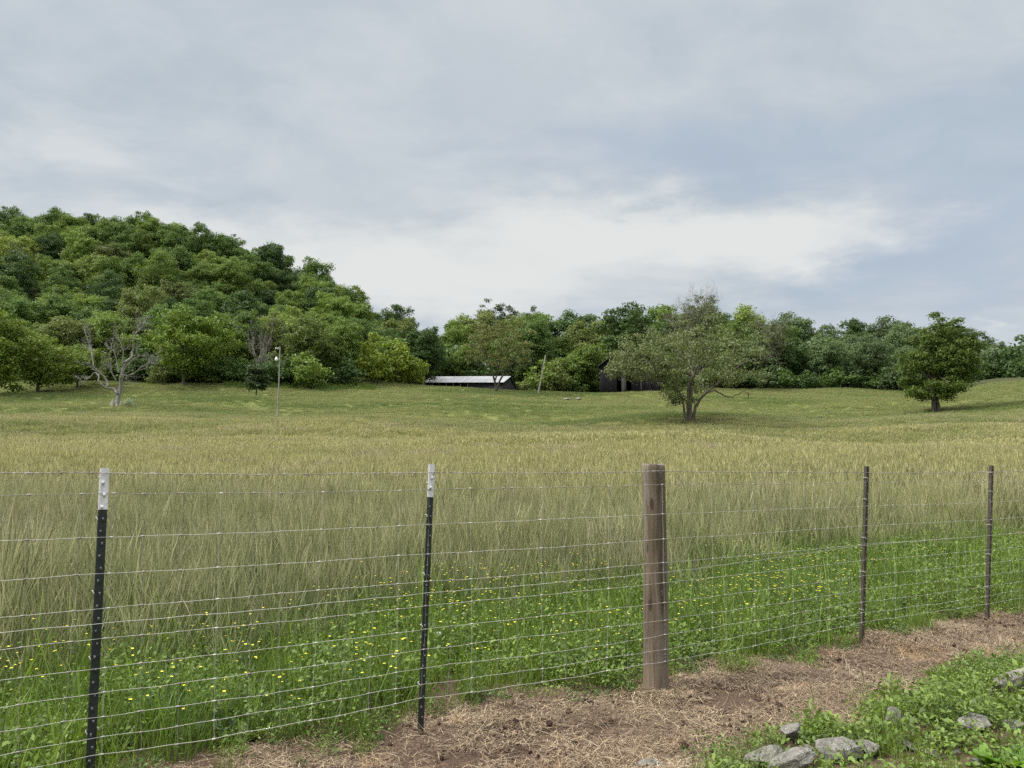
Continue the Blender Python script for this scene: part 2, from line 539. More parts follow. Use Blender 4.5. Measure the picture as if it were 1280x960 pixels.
def wood_post_mat():
    m, nt, nd, lk = nodes('weathered_treated_wood')
    tc = N_(nt, 'ShaderNodeTexCoord')
    o = tc.outputs['Object']
    grain = noise(nt, scaled(nt, o, (38, 38, 1.6)), 1.0, 7, 0.7, 0.6)
    big = noise(nt, scaled(nt, o, (9, 9, 1.5)), 1.0, 4, 0.6)
    crk = noise(nt, scaled(nt, o, (60, 60, 0.9)), 1.0, 3, 0.5)
    vor = N_(nt, 'ShaderNodeTexVoronoi', ins={'Scale': 1.0})
    nt.links.new(scaled(nt, o, (9, 9, 3.2)), vor.inputs['Vector'])
    knot = mapr(nt, vor.outputs['Distance'], 0.10, 0.17, 1, 0)
    fleck = noise(nt, o, 70, 5, 0.75)
    col = mixc(nt, mapr(nt, grain, 0.34, 0.66), (0.050, 0.037, 0.026), (0.195, 0.155, 0.108))
    col = mixc(nt, mapr(nt, big, 0.48, 0.66, 0, 0.8), col, (0.235, 0.205, 0.165))
    col = mixc(nt, mapr(nt, big, 0.46, 0.28, 0, 0.75), col, (0.085, 0.068, 0.040))
    col = mixc(nt, mapr(nt, fleck, 0.55, 0.7, 0, 0.6), col, (0.04, 0.03, 0.022))
    col = mixc(nt, mth(nt, 'MULTIPLY', knot, 0.85), col, (0.045, 0.03, 0.02))
    col = mixc(nt, mapr(nt, crk, 0.62, 0.68, 0, 0.95), col, (0.015, 0.011, 0.009))
    sz = N_(nt, 'ShaderNodeSeparateXYZ')
    nt.links.new(o, sz.inputs[0])
    col = mixc(nt, mapr(nt, mth(nt, 'ADD', sz.outputs[2], mth(nt, 'MULTIPLY', big, 0.12)), 0.10, 0.22, 0.55, 0), col, (0.20, 0.155, 0.115))
    out(nt, principled(nt, col, 0.88, 0.2, mth(nt, 'ADD', grain, mth(nt, 'MULTIPLY', crk, -0.6)), 0.6, 0.012))
    return m


def stone_mat():
    m, nt, nd, lk = nodes('lichened_limestone')
    tc = N_(nt, 'ShaderNodeTexCoord')
    o = tc.outputs['Object']
    n1 = noise(nt, o, 9, 8, 0.7, 0.5)
    n2 = noise(nt, scaled(nt, o, (14, 14, 60)), 1.0, 5, 0.65)
    n3 = noise(nt, o, 40, 4, 0.6)
    col = mixc(nt, mapr(nt, n1, 0.35, 0.65), (0.15, 0.141, 0.122), (0.37, 0.352, 0.305))
    col = mixc(nt, mapr(nt, n2, 0.42, 0.58, 0.35, 0), col, (0.075, 0.068, 0.056))
    col = mixc(nt, mapr(nt, n3, 0.56, 0.66, 0, 0.6), col, (0.43, 0.43, 0.39))
    out(nt, principled(nt, col, 0.9, 0.2, mth(nt, 'ADD', n1, mth(nt, 'MULTIPLY', n2, 0.8)), 1.0, 0.05))
    return m


M_POST, M_STONE = wood_post_mat(), stone_mat()
M_STRAW = None


def straw_mat():
    m, nt, nd, lk = nodes('dry_straw')
    g = N_(nt, 'ShaderNodeNewGeometry')
    cr = N_(nt, 'ShaderNodeValToRGB')
    nt.links.new(g.outputs['Random Per Island'], cr.inputs[0])
    e = cr.color_ramp.elements
    e[0].position, e[0].color = 0.0, (0.055, 0.034, 0.022, 1)
    e[1].position, e[1].color = 1.0, (0.70, 0.59, 0.385, 1)
    for p_, c_ in ((0.35, (0.160, 0.108, 0.070, 1)), (0.6, (0.275, 0.198, 0.125, 1)), (0.85, (0.46, 0.36, 0.23, 1))):
        q = e.new(p_)
        q.color = c_
    nz = noise(nt, g.outputs['Position'], 1.3, 4, 0.6)
    col = mixc(nt, mapr(nt, nz, 0.38, 0.66, 0, 0.55), cr.outputs[0], (0.14, 0.092, 0.064))
    col = mixc(nt, mapr(nt, noise(nt, g.outputs['Position'], 2.1, 2, 0.5), 0.62, 0.72, 0, 0.5), col, (0.42, 0.27, 0.13))
    out(nt, principled(nt, col, 0.7, 0.2))
    return m


M_STRAW = straw_mat()
M_WEED = leafy('lush_weed_leaves', (0.150, 0.225, 0.036), 0.45, 0.28, 0.3, 0.5, (1.2, 1.05, 0.8))
M_WEED_DARK = leafy('dark_weed_leaves', (0.075, 0.125, 0.024), 0.4, 0.25, 0.3, 0.5)
M_COVER = leafy('ground_cover_leaves', (0.150, 0.220, 0.040), 0.45, 0.28, 0.3, 0.5, (1.3, 1.1, 0.7))
M_DOCK = leafy('broad_dock_leaves', (0.16, 0.28, 0.035), 0.2, 0.35, 0.35, 0.45)
M_TUSS = leafy('tussock_blades', (0.10, 0.175, 0.035), 0.4, 0.3, 0.3, 0.5)
M_PETAL = simple('yellow_petals', (0.80, 0.74, 0.07), (0.74, 0.62, 0.04), 60, 0.4, 0.4, 0.0)
M_SEEDHEAD = simple('white_seed_fluff', (0.75, 0.75, 0.72), (0.6, 0.6, 0.57), 60, 0.8, 0.1, 0.0)
M_STEM = simple('green_stem', (0.10, 0.16, 0.04), (0.07, 0.12, 0.03), 40, 0.6, 0.3, 0.0)


# ------------------------------------------------------------------ scatter (only for stuff nobody could count)
def scatter(name, label, cat, meshes, P, rot, scl, idx):
    me = bpy.data.meshes.new(name)
    n = len(P)
    me.vertices.add(n)
    me.vertices.foreach_set('co', np.asarray(P, np.float32).reshape(-1))
    for nm, ty, arr, key in (('rot', 'FLOAT_VECTOR', rot, 'vector'), ('scl', 'FLOAT_VECTOR', scl, 'vector'), ('idx', 'INT', idx, 'value')):
        a = me.attributes.new(nm, ty, 'POINT')
        a.data.foreach_set(key, np.asarray(arr, np.int32 if ty == 'INT' else np.float32).reshape(-1))
    o = link(name, me)
    coll = bpy.data.collections.new(name + '_kinds')
    for k, m in enumerate(meshes):
        coll.objects.link(bpy.data.objects.new('%s_kind.%03d' % (name, k), m))
    ng = bpy.data.node_groups.new(name + '_spread', 'GeometryNodeTree')
    ng.interface.new_socket('Geometry', in_out='INPUT', socket_type='NodeSocketGeometry')
    ng.interface.new_socket('Geometry', in_out='OUTPUT', socket_type='NodeSocketGeometry')
    gi, go = ng.nodes.new('NodeGroupInput'), ng.nodes.new('NodeGroupOutput')
    ip = ng.nodes.new('GeometryNodeInstanceOnPoints')
    ci = ng.nodes.new('GeometryNodeCollectionInfo')
    ci.inputs['Collection'].default_value = coll
    ci.inputs['Separate Children'].default_value = True
    ci.inputs['Reset Children'].default_value = True
    ip.inputs['Pick Instance'].default_value = True
    ng.links.new(gi.outputs[0], ip.inputs['Points'])
    ng.links.new(ci.outputs[0], ip.inputs['Instance'])
    for nm, ty, sock in (('rot', 'FLOAT_VECTOR', 'Rotation'), ('scl', 'FLOAT_VECTOR', 'Scale'), ('idx', 'INT', 'Instance Index')):
        na = ng.nodes.new('GeometryNodeInputNamedAttribute')
        na.data_type = ty
        na.inputs['Name'].default_value = nm
        ng.links.new([s for s in na.outputs if s.enabled][0], ip.inputs[sock])
    ng.links.new(ip.outputs[0], go.inputs[0])
    md = o.modifiers.new('spread', 'NODES')
    md.node_group = ng
    tag(o, label, cat, kind='stuff')
    return o


def zrot(n):
    return np.stack([np.zeros(n), np.zeros(n), R.uniform(0, 6.283, n)], 1)


def frustum_points(y0, y1, dens, margin=1.12):
    """random points over the part of the field that lies ahead between two distances"""
    k = 0.70 * margin
    area = k * (y1 ** 2 - y0 ** 2) + 2 * 1.0 * (y1 - y0)
    n = int(area * dens)
    y = np.sqrt(R.uniform(y0 ** 2, y1 ** 2, n))
    x = R.uniform(-1, 1, n) * (k * y + 1.0)
    return x, y


def vnoise(x, y, l, seed):
    return _sines(x, y, (l, l * 0.53, l * 0.27), (0.5, 0.3, 0.2), seed)


# ------------------------------------------------------------------ ground
def build_ground():
    ys = np.concatenate([np.arange(-40, 2, 2.0), np.arange(2, 12, 0.1), np.arange(12, 60, 0.5), np.arange(60, 260, 1.6), np.geomspace(260, 3000, 40)])
    us = np.concatenate([np.linspace(-2.6, -0.85, 30)[:-1], np.linspace(-0.85, 0.85, 240), np.linspace(0.85, 2.6, 30)[1:]])
    Yg, Ug = np.meshgrid(ys, us, indexing='ij')
    Xg = Ug * np.maximum(Yg, 8.0)
    Zg = ground_z(Xg, Yg)
    v = np.stack([Xg, Yg, Zg], -1).reshape(-1, 3)
    idx = np.arange(len(ys) * len(us)).reshape(len(ys), len(us))
    f = np.stack([idx[:-1, :-1], idx[:-1, 1:], idx[1:, 1:], idx[1:, :-1]], -1).reshape(-1, 4)
    mb = MB()
    mb.add(v, f)
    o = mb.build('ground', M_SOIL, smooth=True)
    tag(o, 'rolling pasture ground rising to a wooded hill', 'ground', kind='structure')


def edge_back(t):      # where the bare strip ends behind the fence
    return 0.02 + 0.09 * np.sin(t * 1.3 + 1.0) + 0.07 * np.sin(t * 3.7) + 0.04 * np.sin(t * 9.1 + 2) - 0.42 * np.clip((-t - 1.25) / 0.5, 0, 1.6)


def edge_front(t):     # where the green bank begins in front
    return -1.0 + 0.10 * np.sin(t * 2.1 + 0.5) + 0.07 * np.sin(t * 5.3) + 0.06 * t * np.clip((t - 1) / 3, 0, 1) - 1.1 * np.clip((1.0 - t) / 0.9, 0, 1)


def build_dirt():
    ts = np.arange(-5, 16, 0.07)
    fr = np.linspace(0, 1, 44)
    T, Q = np.meshgrid(ts, fr, indexing='ij')
    s = (edge_front(T) - 0.9) * (1 - Q) + (edge_back(T) + 0.55) * Q
    X = FP[0] + FT[0] * T + FN[0] * s
    Y = FP[1] + FT[1] * T + FN[1] * s
    Z = ground_z(X, Y) + 0.012
    mb = MB()
    idx = np.arange(T.size).reshape(T.shape)
    f = np.stack([idx[:-1, :-1], idx[1:, :-1], idx[1:, 1:], idx[:-1, 1:]], -1).reshape(-1, 4)
    mb.add(np.stack([X, Y, Z], -1).reshape(-1, 3), f)
    o = mb.build('dirt_strip', M_DIRT, smooth=True)
    tag(o, 'bare brown dirt strip along the wire fence', 'dirt', kind='structure')


build_ground()
build_dirt()


# ------------------------------------------------------------------ grass kinds
def tuft(rad, nb, ns, h0, h1, wb, ws, seed, head=0.16):
    """leafy blades plus seed stalks"""
    mb = MB()
    th, rr = R.uniform(0, 6.283, nb), rad * np.sqrt(R.uniform(0, 1, nb))
    base = np.stack([rr * np.cos(th), rr * np.sin(th), np.zeros(nb) - 0.03], 1)
    h = R.uniform(h0 * 0.45, h0 * 1.0, nb)
    ribbons(mb, base, R.uniform(0, 6.283, nb), R.uniform(0.02, 0.3, nb), h, wb * R.uniform(0.7, 1.3, nb), R.uniform(0.1, 1.1, nb), 3,
            a=np.clip(np.linspace(0, 1, 4)[None, :] * R.uniform(0.0, 0.35, (nb, 1)), 0, 1))
    if ns:
        th, rr = R.uniform(0, 6.283, ns), rad * np.sqrt(R.uniform(0, 1, ns))
        base = np.stack([rr * np.cos(th), rr * np.sin(th), np.zeros(ns) - 0.03], 1)
        h = h0 + (h1 - h0) * R.uniform(-0.25, 1.05, ns)
        t = np.linspace(0, 1, 6)
        prof = np.array([1.0, 0.85, 0.65, 0.6, 2.1, 0.4])
        ribbons(mb, base, R.uniform(0, 6.283, ns), np.abs(R.normal(0, 0.16, ns)), h, ws * R.uniform(0.7, 1.3, ns), R.uniform(0.05, 0.6, ns), 5,
                prof=prof, a=np.array([[0.0, 0.0, 0.12, 0.36, 0.95, 1]]) * R.uniform(0.7, 1, (ns, 1)))
    return mb


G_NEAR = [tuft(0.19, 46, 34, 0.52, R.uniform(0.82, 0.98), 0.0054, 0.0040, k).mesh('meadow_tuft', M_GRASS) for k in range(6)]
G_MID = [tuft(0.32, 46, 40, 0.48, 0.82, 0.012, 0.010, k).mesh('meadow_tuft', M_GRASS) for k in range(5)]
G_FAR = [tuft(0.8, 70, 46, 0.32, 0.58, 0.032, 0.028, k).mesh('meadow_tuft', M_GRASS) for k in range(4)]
G_LUSH = [tuft(0.14, 40, 2, 0.34, 0.5, 0.0075, 0.004, k).mesh('meadow_tuft', M_WEED) for k in range(4)]


def tall_start(t):
    return 2.15 + 0.13 * np.clip(t, -3, 8) + 0.32 * np.sin(t * 1.1 + 0.4) + 0.2 * np.sin(t * 2.9)


def meadow():
    PP, SS, II = [], [], []
    # near
    x, y = frustum_points(4.5, 17, 30)
    s, t = fence_s(x, y), fence_t(x, y)
    ts = tall_start(t)
    ok = (s > ts - 0.5) & (R.uniform(0, 1, len(x)) < np.clip((s - ts + 0.5) / 0.9, 0.0, 1.0))
    x, y, s, ts = x[ok], y[ok], s[ok], ts[ok]
    sc = (0.55 + 0.45 * np.clip((s - ts + 0.4) / 1.6, 0, 1)) * R.uniform(0.7, 1.14, len(x)) * (1 + 0.2 * vnoise(x, y, 2.3, 11))
    PP.append((x, y)); SS.append(sc); II.append(R.integers(0, 6, len(x)))
    x, y = frustum_points(15, 46, 8.5)
    sc = R.uniform(0.75, 1.15, len(x)) * (1 + 0.13 * vnoise(x, y, 5, 12)) * (1 - 0.15 * np.clip((y - 15) / 30, 0, 1))
    PP.append((x, y)); SS.append(sc); II.append(6 + R.integers(0, 5, len(x)))
    x, y = frustum_points(42, 80, 2.4)
    PP.append((x, y)); SS.append(R.uniform(0.7, 1.1, len(x)) * (1 + 0.16 * vnoise(x, y, 9, 13))); II.append(11 + R.integers(0, 4, len(x)))
    x, y = frustum_points(76, 168, 3.0)
    px, _ = bearing(np.stack([x, y, ground_z(x, y)], 1))
    ok = ~((y > 146) & (px < 430)) & ~((px > 960) & (px < 1114) & (np.abs(y - 99.3 - 1.2 * np.sin(px * 0.05)) < 1.9))
    x, y = x[ok], y[ok]
    PP.append((x, y)); SS.append(R.uniform(0.34, 0.62, len(x)) * (1 + 0.25 * vnoise(x, y, 9, 14))); II.append(11 + R.integers(0, 4, len(x)))
    x = np.concatenate([p[0] for p in PP]); y = np.concatenate([p[1] for p in PP])
    sc = np.concatenate(SS); idx = np.concatenate(II)
    P = np.stack([x, y, ground_z(x, y)], 1)
    return scatter('meadow_grass', 'tall seeding meadow grass filling the field behind the fence', 'grass', G_NEAR + G_MID + G_FAR, P, np.stack([R.normal(0, 0.09, len(x)), R.normal(0, 0.09, len(x)), R.uniform(0, 6.28, len(x))], 1),
                   np.stack([np.clip(sc, 0.8, 1.3), np.clip(sc, 0.8, 1.3), sc], 1), idx)


meadow()


def weed_clump(rad, n, h, ls, mat, seed, spread=0.8):
    mb = MB()
    th, rr = R.uniform(0, 6.283, n), rad * np.sqrt(R.uniform(0, 1, n))
    z = h * R.uniform(0.1, 1, n) ** 0.8 * (1 - 0.5 * (rr / rad) ** 2)
    pos = np.stack([rr * np.cos(th), rr * np.sin(th), z], 1)
    nor = np.stack([R.normal(0, spread, n), R.normal(0, spread, n), np.ones(n)], 1)
    leaves(mb, pos, nor, ls * R.uniform(0.6, 1.4, n), 0, 0.5, fold=0.15)
    k = n // 4
    b = pos[:k].copy()
    b[:, 2] = -0.01
    ribbons(mb, b, R.uniform(0, 6.28, k), R.uniform(0, 0.25, k), z[:k] + 0.02, np.full(k, 0.003), R.uniform(0, 0.5, k), 2)
    return mb.mesh('weed_clump', mat)


W_KINDS = [weed_clump(0.13, 95, 0.17, 0.0135, M_WEED, 0), weed_clump(0.15, 90, 0.25, 0.016, M_WEED, 1), weed_clump(0.13, 70, 0.13, 0.019, M_WEED_DARK, 2),
           weed_clump(0.16, 90, 0.30, 0.013, M_WEED, 3)] + G_LUSH


def fence_weeds():
    n = 9000
    t = R.uniform(-4.2, 12, n)
    s = R.uniform(-0.75, 5.2, n)
    eb, te = edge_back(t), tall_start(t)
    ok = (s > eb + R.normal(0, 0.045, n)) & (s < te + 0.35 + R.normal(0, 0.35, n)) & (R.uniform(0, 1, n) < 0.82)
    t, s, eb, te = t[ok], s[ok], eb[ok], te[ok]
    x, y = FP[0] + FT[0] * t + FN[0] * s, FP[1] + FT[1] * t + FN[1] * s
    grow = np.clip((s - eb) / 0.5, 0, 1)
    sc = (0.5 + 0.6 * grow) * R.uniform(0.7, 1.2, len(t)) * (1 + 0.22 * vnoise(x, y, 1.1, 21))
    q = R.uniform(0, 1, len(t))
    g = vnoise(x, y, 1.6, 22)
    idx = np.where(q + 0.25 * g < 0.33, 4 + R.integers(0, 4, len(t)), R.integers(0, 4, len(t)))
    P = np.stack([x, y, ground_z(x, y)], 1)
    scatter('roadside_weeds', 'lush green weeds and short grass right behind the fence', 'weeds', W_KINDS, P, zrot(len(t)), np.stack([sc, sc, sc * R.uniform(0.8, 1.3, len(t))], 1), idx)


fence_weeds()

C_KINDS = [weed_clump(0.11, 85, 0.10, 0.0135, M_COVER, 0, 0.6), weed_clump(0.12, 75, 0.13, 0.0165, M_COVER, 1, 0.7), weed_clump(0.12, 80, 0.16, 0.011, M_COVER, 2), G_LUSH[0]]


def bank_cover():
    n = 9500
    t = R.uniform(-0.5, 13, n)
    s = R.uniform(-3.6, -0.6, n)
    ef = edge_front(t)
    dens = np.clip((ef - s) / 0.25, 0, 1)
    ok = (R.uniform(0, 1, n) < dens * 0.95)
    t, s = t[ok], s[ok]
    x, y = FP[0] + FT[0] * t + FN[0] * s, FP[1] + FT[1] * t + FN[1] * s
    ok = (y > 2.2) & (x > -0.6)
    for a, b, r in ROCKS:
        ok &= ~((((x - a) / (r + 0.05)) ** 2 + ((y - b + 0.15) / (r * 0.6 + 0.15)) ** 2 < 1) & (R.uniform(size=len(x)) < 0.86))
    x, y = x[ok], y[ok]
    sc = R.uniform(0.6, 1.15, len(x)) * (1 + 0.25 * vnoise(x, y, 0.9, 31))
    idx = np.where(R.uniform(0, 1, len(x)) < 0.10, 3, R.integers(0, 3, len(x)))
    sc = np.where(idx == 3, sc * 0.5, sc)
    scatter('ground_cover', 'leafy green ground cover over the stony bank', 'ground cover', C_KINDS, np.stack([x, y, ground_z(x, y)], 1), zrot(len(x)), np.stack([sc, sc, sc * R.uniform(0.7, 1.5, len(x))], 1), idx)



# straw litter
def straw_patch(n, rad):
    mb = MB()
    th, rr = R.uniform(0, 6.283, n), rad * np.sqrt(R.uniform(0, 1, n))
    L = np.clip(R.exponential(0.028, n) + 0.010, 0.010, 0.16)
    az = R.uniform(0, 6.283, n)
    lean = R.normal(1.5, 0.14, n)
    base = np.stack([rr * np.cos(th) - np.cos(az) * L / 2, rr * np.sin(th) - np.sin(az) * L / 2, np.abs(R.normal(0.004, 0.006, n))], 1)
    ribbons(mb, base, az, lean, L, R.uniform(0.0012, 0.0030, n), R.normal(0.1, 0.5, n), 3, prof=np.array([1, 1, 0.9, 0.6]), roll=az + math.pi / 2)
    return mb.mesh('straw_patch', M_STRAW)


M_CLOD = simple('dark_brown_clod', (0.030, 0.019, 0.014), (0.075, 0.048, 0.034), 40, 0.9, 0.15, 0.4)  # dark brown clods, darker than the dirt around them


def clod(seed):
    mb = MB()
    n = 9
    for _ in range(n):
        c = np.array([R.normal(0, 0.10), R.normal(0, 0.10), 0.0])
        rock_into(mb, c, R.uniform(0.006, 0.02, 3), int(R.integers(0, 9999)), 8, 5)
    return mb.mesh('dirt_clod', M_CLOD, True)


def rock_into(mb, c, size, seed, nu=14, nv=9, cuts=5, rough=0.10):
    """irregular stone: a sphere cut by random planes and roughened"""
    r = np.random.default_rng(seed)
    th = np.linspace(0, math.pi, nv)
    ph = np.arange(nu) * 2 * math.pi / nu
    d = np.stack([np.sin(th)[:, None] * np.cos(ph)[None], np.sin(th)[:, None] * np.sin(ph)[None], np.repeat(np.cos(th)[:, None], nu, 1)], -1)
    rad = np.ones(d.shape[:2])
    for _ in range(cuts):
        nrm = r.normal(size=3)
        nrm /= np.linalg.norm(nrm)
        k = r.uniform(0.42, 0.78)
        dp = d @ nrm
        rad = np.where(dp > 1e-3, np.minimum(rad, k / np.maximum(dp, 1e-3)), rad)
    n1 = sum(np.sin(d @ r.normal(size=3) * f + r.uniform(0, 6)) for f in (3, 5, 8, 12)) / 4
    rad = rad * (1 + rough * n1)
    v = d * rad[..., None] * np.asarray(size) + np.asarray(c)
    idx = np.arange(nu * nv).reshape(nv, nu)
    nx = np.roll(idx, -1, 1)
    f = np.stack([idx[:-1], idx[1:], nx[1:], nx[:-1]], -1).reshape(-1, 4)
    mb.add(v.reshape(-1, 3), f)


def straw():
    kinds = [straw_patch(260, 0.17) for _ in range(6)] + [clod(k) for k in range(3)]
    n = 4300
    t = R.uniform(-4, 14, n)
    q = R.uniform(-0.10, 1.16, n)
    s = edge_front(t) * (1 - q) + edge_back(t) * q
    x, y = FP[0] + FT[0] * t + FN[0] * s, FP[1] + FT[1] * t + FN[1] * s
    ok = (y > 2.4) & (R.uniform(0, 1, n) < 0.68 + 0.7 * vnoise(x, y, 0.9, 41))
    x, y = x[ok], y[ok]
    idx = np.where(R.uniform(0, 1, len(x)) < 0.20 + 0.14 * vnoise(x, y, 1.3, 43), 6 + R.integers(0, 3, len(x)), R.integers(0, 6, len(x)))
    rot = np.stack([R.normal(0, 0.06, len(x)), R.normal(0, 0.06, len(x)), R.uniform(0, 6.28, len(x))], 1)
    sc = R.uniform(0.75, 1.25, len(x))
    scatter('straw_litter', 'dry straw and clods scattered over the bare dirt strip', 'straw', kinds, np.stack([x, y, ground_z(x, y) + 0.014], 1), rot, np.stack([sc] * 3, 1), idx)


straw()

# ------------------------------------------------------------------ fence posts
POSTS = [((131, 585), (111.5, 986), 3.37), ((540, 580), (526, 911), 4.24), ((817, 580), (820, 848), 5.09), ((1085, 583), (1079, 799), 6.36), ((1241, 582), (1236, 766), 7.28)]


def axis_matrix(top, base):
    z = (top - base) / np.linalg.norm(top - base)
    x = np.array([FT[0], FT[1], 0.0])
    x = x - z * (x @ z)
    x /= np.linalg.norm(x)
    return np.stack([x, np.cross(z, x), z], 1)


def t_post(top, base, name, label, mats, white):
    """steel T post: flange toward the lane, web behind, a row of studs, anchored in the ground"""
    H = float(np.linalg.norm(top - base))
    e = empty(name, base)
    from mathutils import Matrix
    A = axis_matrix(top, base)
    e.rotation_mode = 'QUATERNION'
    e.rotation_quaternion = Matrix([list(r) for r in A]).to_quaternion()
    tag(e, label, 'fence post', 'steel T-posts of the wire fence')
    zw = H - 0.185 if white else H

    def section(mb, z0, z1, g=0.0, mat=0):
        k = max(2, int((z1 - z0) / 0.1))
        zs = np.linspace(z0, z1, k)
        prof = np.array([(-0.017, 0), (0.017, 0), (0.0185, 0.003), (0.003, 0.0055), (0.0025, 0.034), (-0.0025, 0.034), (-0.003, 0.0055), (-0.0185, 0.003)])
        prof = prof * (1 + g)
        v = np.array([[p[0], p[1] - 0.0005 * (g > 0), z] for z in zs for p in prof])
        n = len(prof)
        idx = np.arange(k * n).reshape(k, n)
        nx = np.roll(idx, -1, 1)
        mb.add(v, np.stack([idx[:-1], nx[:-1], nx[1:], idx[1:]], -1).reshape(-1, 4), mat)
        mb.add(v[-n:], [list(range(n))], mat)
    mb = MB()
    section(mb, -0.25, zw)
    zs = np.arange(0.06, H - 0.03, 0.054)
    for k, z in enumerate(zs):
        m = 1
        if z < zw - 0.012:
            box(mb, (0.004 * (-1) ** k, -0.004, z), (0.008, 0.008, 0.014), m)
    shaft = mb.build('shaft', mats[:2], e)
    if white:
        mb = MB()
        section(mb, zw, H, 0.03)
        for k, z in enumerate(zs):
            if z > zw + 0.012:
                box(mb, (0.004 * (-1) ** k, -0.004, z), (0.011, 0.009, 0.016), 0)
        mb.build('painted_tip', mats[2], e)
    for hz in (0.24, 0.55, 0.83, 1.15, 1.33):
        mb = MB()
        a = np.linspace(-0.1, math.pi + 0.1, 10)
        tube(mb, np.stack([0.023 * np.cos(a), 0.012 + 0.028 * np.sin(a), hz + 0.004 * np.sin(a * 2)], 1), 0.0017, 5)
        tube(mb, [(-0.024, 0.012, hz), (-0.025, -0.010, hz + 0.002), (-0.018, -0.012, hz - 0.012)], 0.0017, 5)
        tube(mb, [(0.024, 0.012, hz), (0.025, -0.010, hz - 0.002), (0.018, -0.012, hz + 0.012)], 0.0017, 5)
        mb.build('wire_clip', M_WIRE, e)
    return e


TOPS = [at(*p[0], p[2]) for p in POSTS]
BASES = [at(*p[1], p[2]) for p in POSTS]
t_post(TOPS[0], BASES[0], 'steel_t_post', 'white-tipped dark green steel T-post, the leftmost post of the fence', [M_TGREEN, M_TSCUFF, M_TWHITE], True)
t_post(TOPS[1], BASES[1], 'steel_t_post', 'white-tipped dark green steel T-post next left of the round wooden post', [M_TGREEN, M_TSCUFF, M_TWHITE], True)
t_post(TOPS[3], BASES[3], 'steel_t_post', 'plain rusty brown steel T-post next right of the round wooden post', [M_RUST, M_RUST_STUD], False)
t_post(TOPS[4], BASES[4], 'steel_t_post', 'plain rusty brown steel T-post, the rightmost post of the fence', [M_RUST, M_RUST_STUD], False)


def wood_post():
    b, tp = BASES[2], TOPS[2]
    e = empty('wooden_fence_post', b)
    tag(e, 'round weathered brown wooden fence post with wires stapled across it', 'fence post')
    mb = MB()
    n, k = 28, 40
    H = tp[2] - b[2]
    zs = np.concatenate([np.linspace(-0.3, H - 0.008, k), [H]])
    v = []
    rr = np.random.default_rng(4)
    ph = np.arange(n) * 2 * math.pi / n
    bump = 0.0022 * np.sin(3 * ph + 1) + 0.0015 * np.sin(7 * ph) + 0.0012 * np.sin(13 * ph)
    for i, z in enumerate(zs):
        r = 0.0815 + 0.002 * math.sin(z * 5) - 0.004 * z / H + bump + 0.0012 * np.sin(ph * 5 + z * 3)
        if i == len(zs) - 1:
            r = r - 0.007
        cx = (tp[0] - b[0]) * z / H + 0.004 * math.sin(z * 2.6)
        zt = z + (0.006 * np.cos(ph - 2.0) + 0.003 * np.sin(3 * ph) if i >= len(zs) - 2 else 0)
        v.append(np.stack([cx + r * np.cos(ph), r * np.sin(ph), zt + 0 * ph], 1))
    v = np.concatenate(v)
    idx = np.arange(len(zs) * n).reshape(len(zs), n)
    nx = np.roll(idx, -1, 1)
    mb.add(v, np.stack([idx[:-1], nx[:-1], nx[1:], idx[1:]], -1).reshape(-1, 4))
    mb.build('post_shaft', M_POST, e, True)
    mb = MB()
    mb.add(v[-n:], [list(range(n))])
    mb.build('cut_top', M_POST, e)
    for hz in (0.16, 0.35, 0.56, 0.81, 1.14, 1.33, 1.41):
        mb = MB()
        dx = 0.02 * math.sin(hz * 40)
        p = np.array([-FN[0] * 0.083 + dx * FT[0], -FN[1] * 0.083 + dx * FT[1], hz])
        nn, tt = np.array([FN[0], FN[1], 0]), np.array([0, 0, 1.0])
        tube(mb, [p + tt * 0.012 + nn * 0.01, p + tt * 0.012 - nn * 0.006, p - tt * 0.012 - nn * 0.006, p - tt * 0.012 + nn * 0.01], 0.002, 5)
        mb.build('staple', M_WIRE, e)


wood_post()

# wires ------------------------------------------------------------
WTOP = [at(x, y, p[2]) for (x, y), p in zip([(128.5, 617), (538, 612), (818, 605.6), (1084, 603), (1240, 602)], POSTS)]
WBOT = [at(x, y, p[2]) for (x, y), p in zip([(115.5, 945), (527.5, 873), (820, 823), (1080, 777), (1236.7, 754)], POSTS)]
WBAR = [at(x, y, p[2]) for (x, y), p in zip([(131, 591), (540, 590.5), (817, 589), (1085, 590.5), (1241, 589.5)], POSTS)]
T3 = np.array([FT[0], FT[1], 0.0])
N3 = np.array([FN[0], FN[1], 0.0])
OFFS = [0.006, 0.006, 0.088, 0.006, 0.006]


def extend(L):
    L = [p - N3 * o for p, o in zip(L, OFFS)]
    a, b = L[0] - T3 * 1.9, L[-1] + T3 * 3.4
    a[2], b[2] = L[0][2] - 0.0, L[-1][2] + 0.02
    return np.array([a] + L + [b])


ETOP, EBOT, EBAR = extend(WTOP), extend(WBOT), extend(WBAR)


def span_wire(K, seed, step=0.05, amp=0.004, sag=0.012):
    """a strand strung from post to post with a little sag and waviness"""
    r = np.random.default_rng(seed)
    pts = []
    for i in range(len(K) - 1):
        L = np.linalg.norm(K[i + 1] - K[i])
        m = max(3, int(L / step))
        q = np.linspace(0, 1, m, endpoint=(i == len(K) - 2))
        sg = sag * r.uniform(0.1, 1.2)
        p = K[i][None] * (1 - q[:, None]) + K[i + 1][None] * q[:, None]
        p[:, 2] -= 4 * sg * q * (1 - q)
        pts.append(p)
    pts = np.concatenate(pts)
    s = np.arange(len(pts)) * step
    for l in (0.3, 0.7, 1.7):
        pts[:, 2] += amp / 2 * np.sin(s * 6.283 / l + r.uniform(0, 6))
    return pts


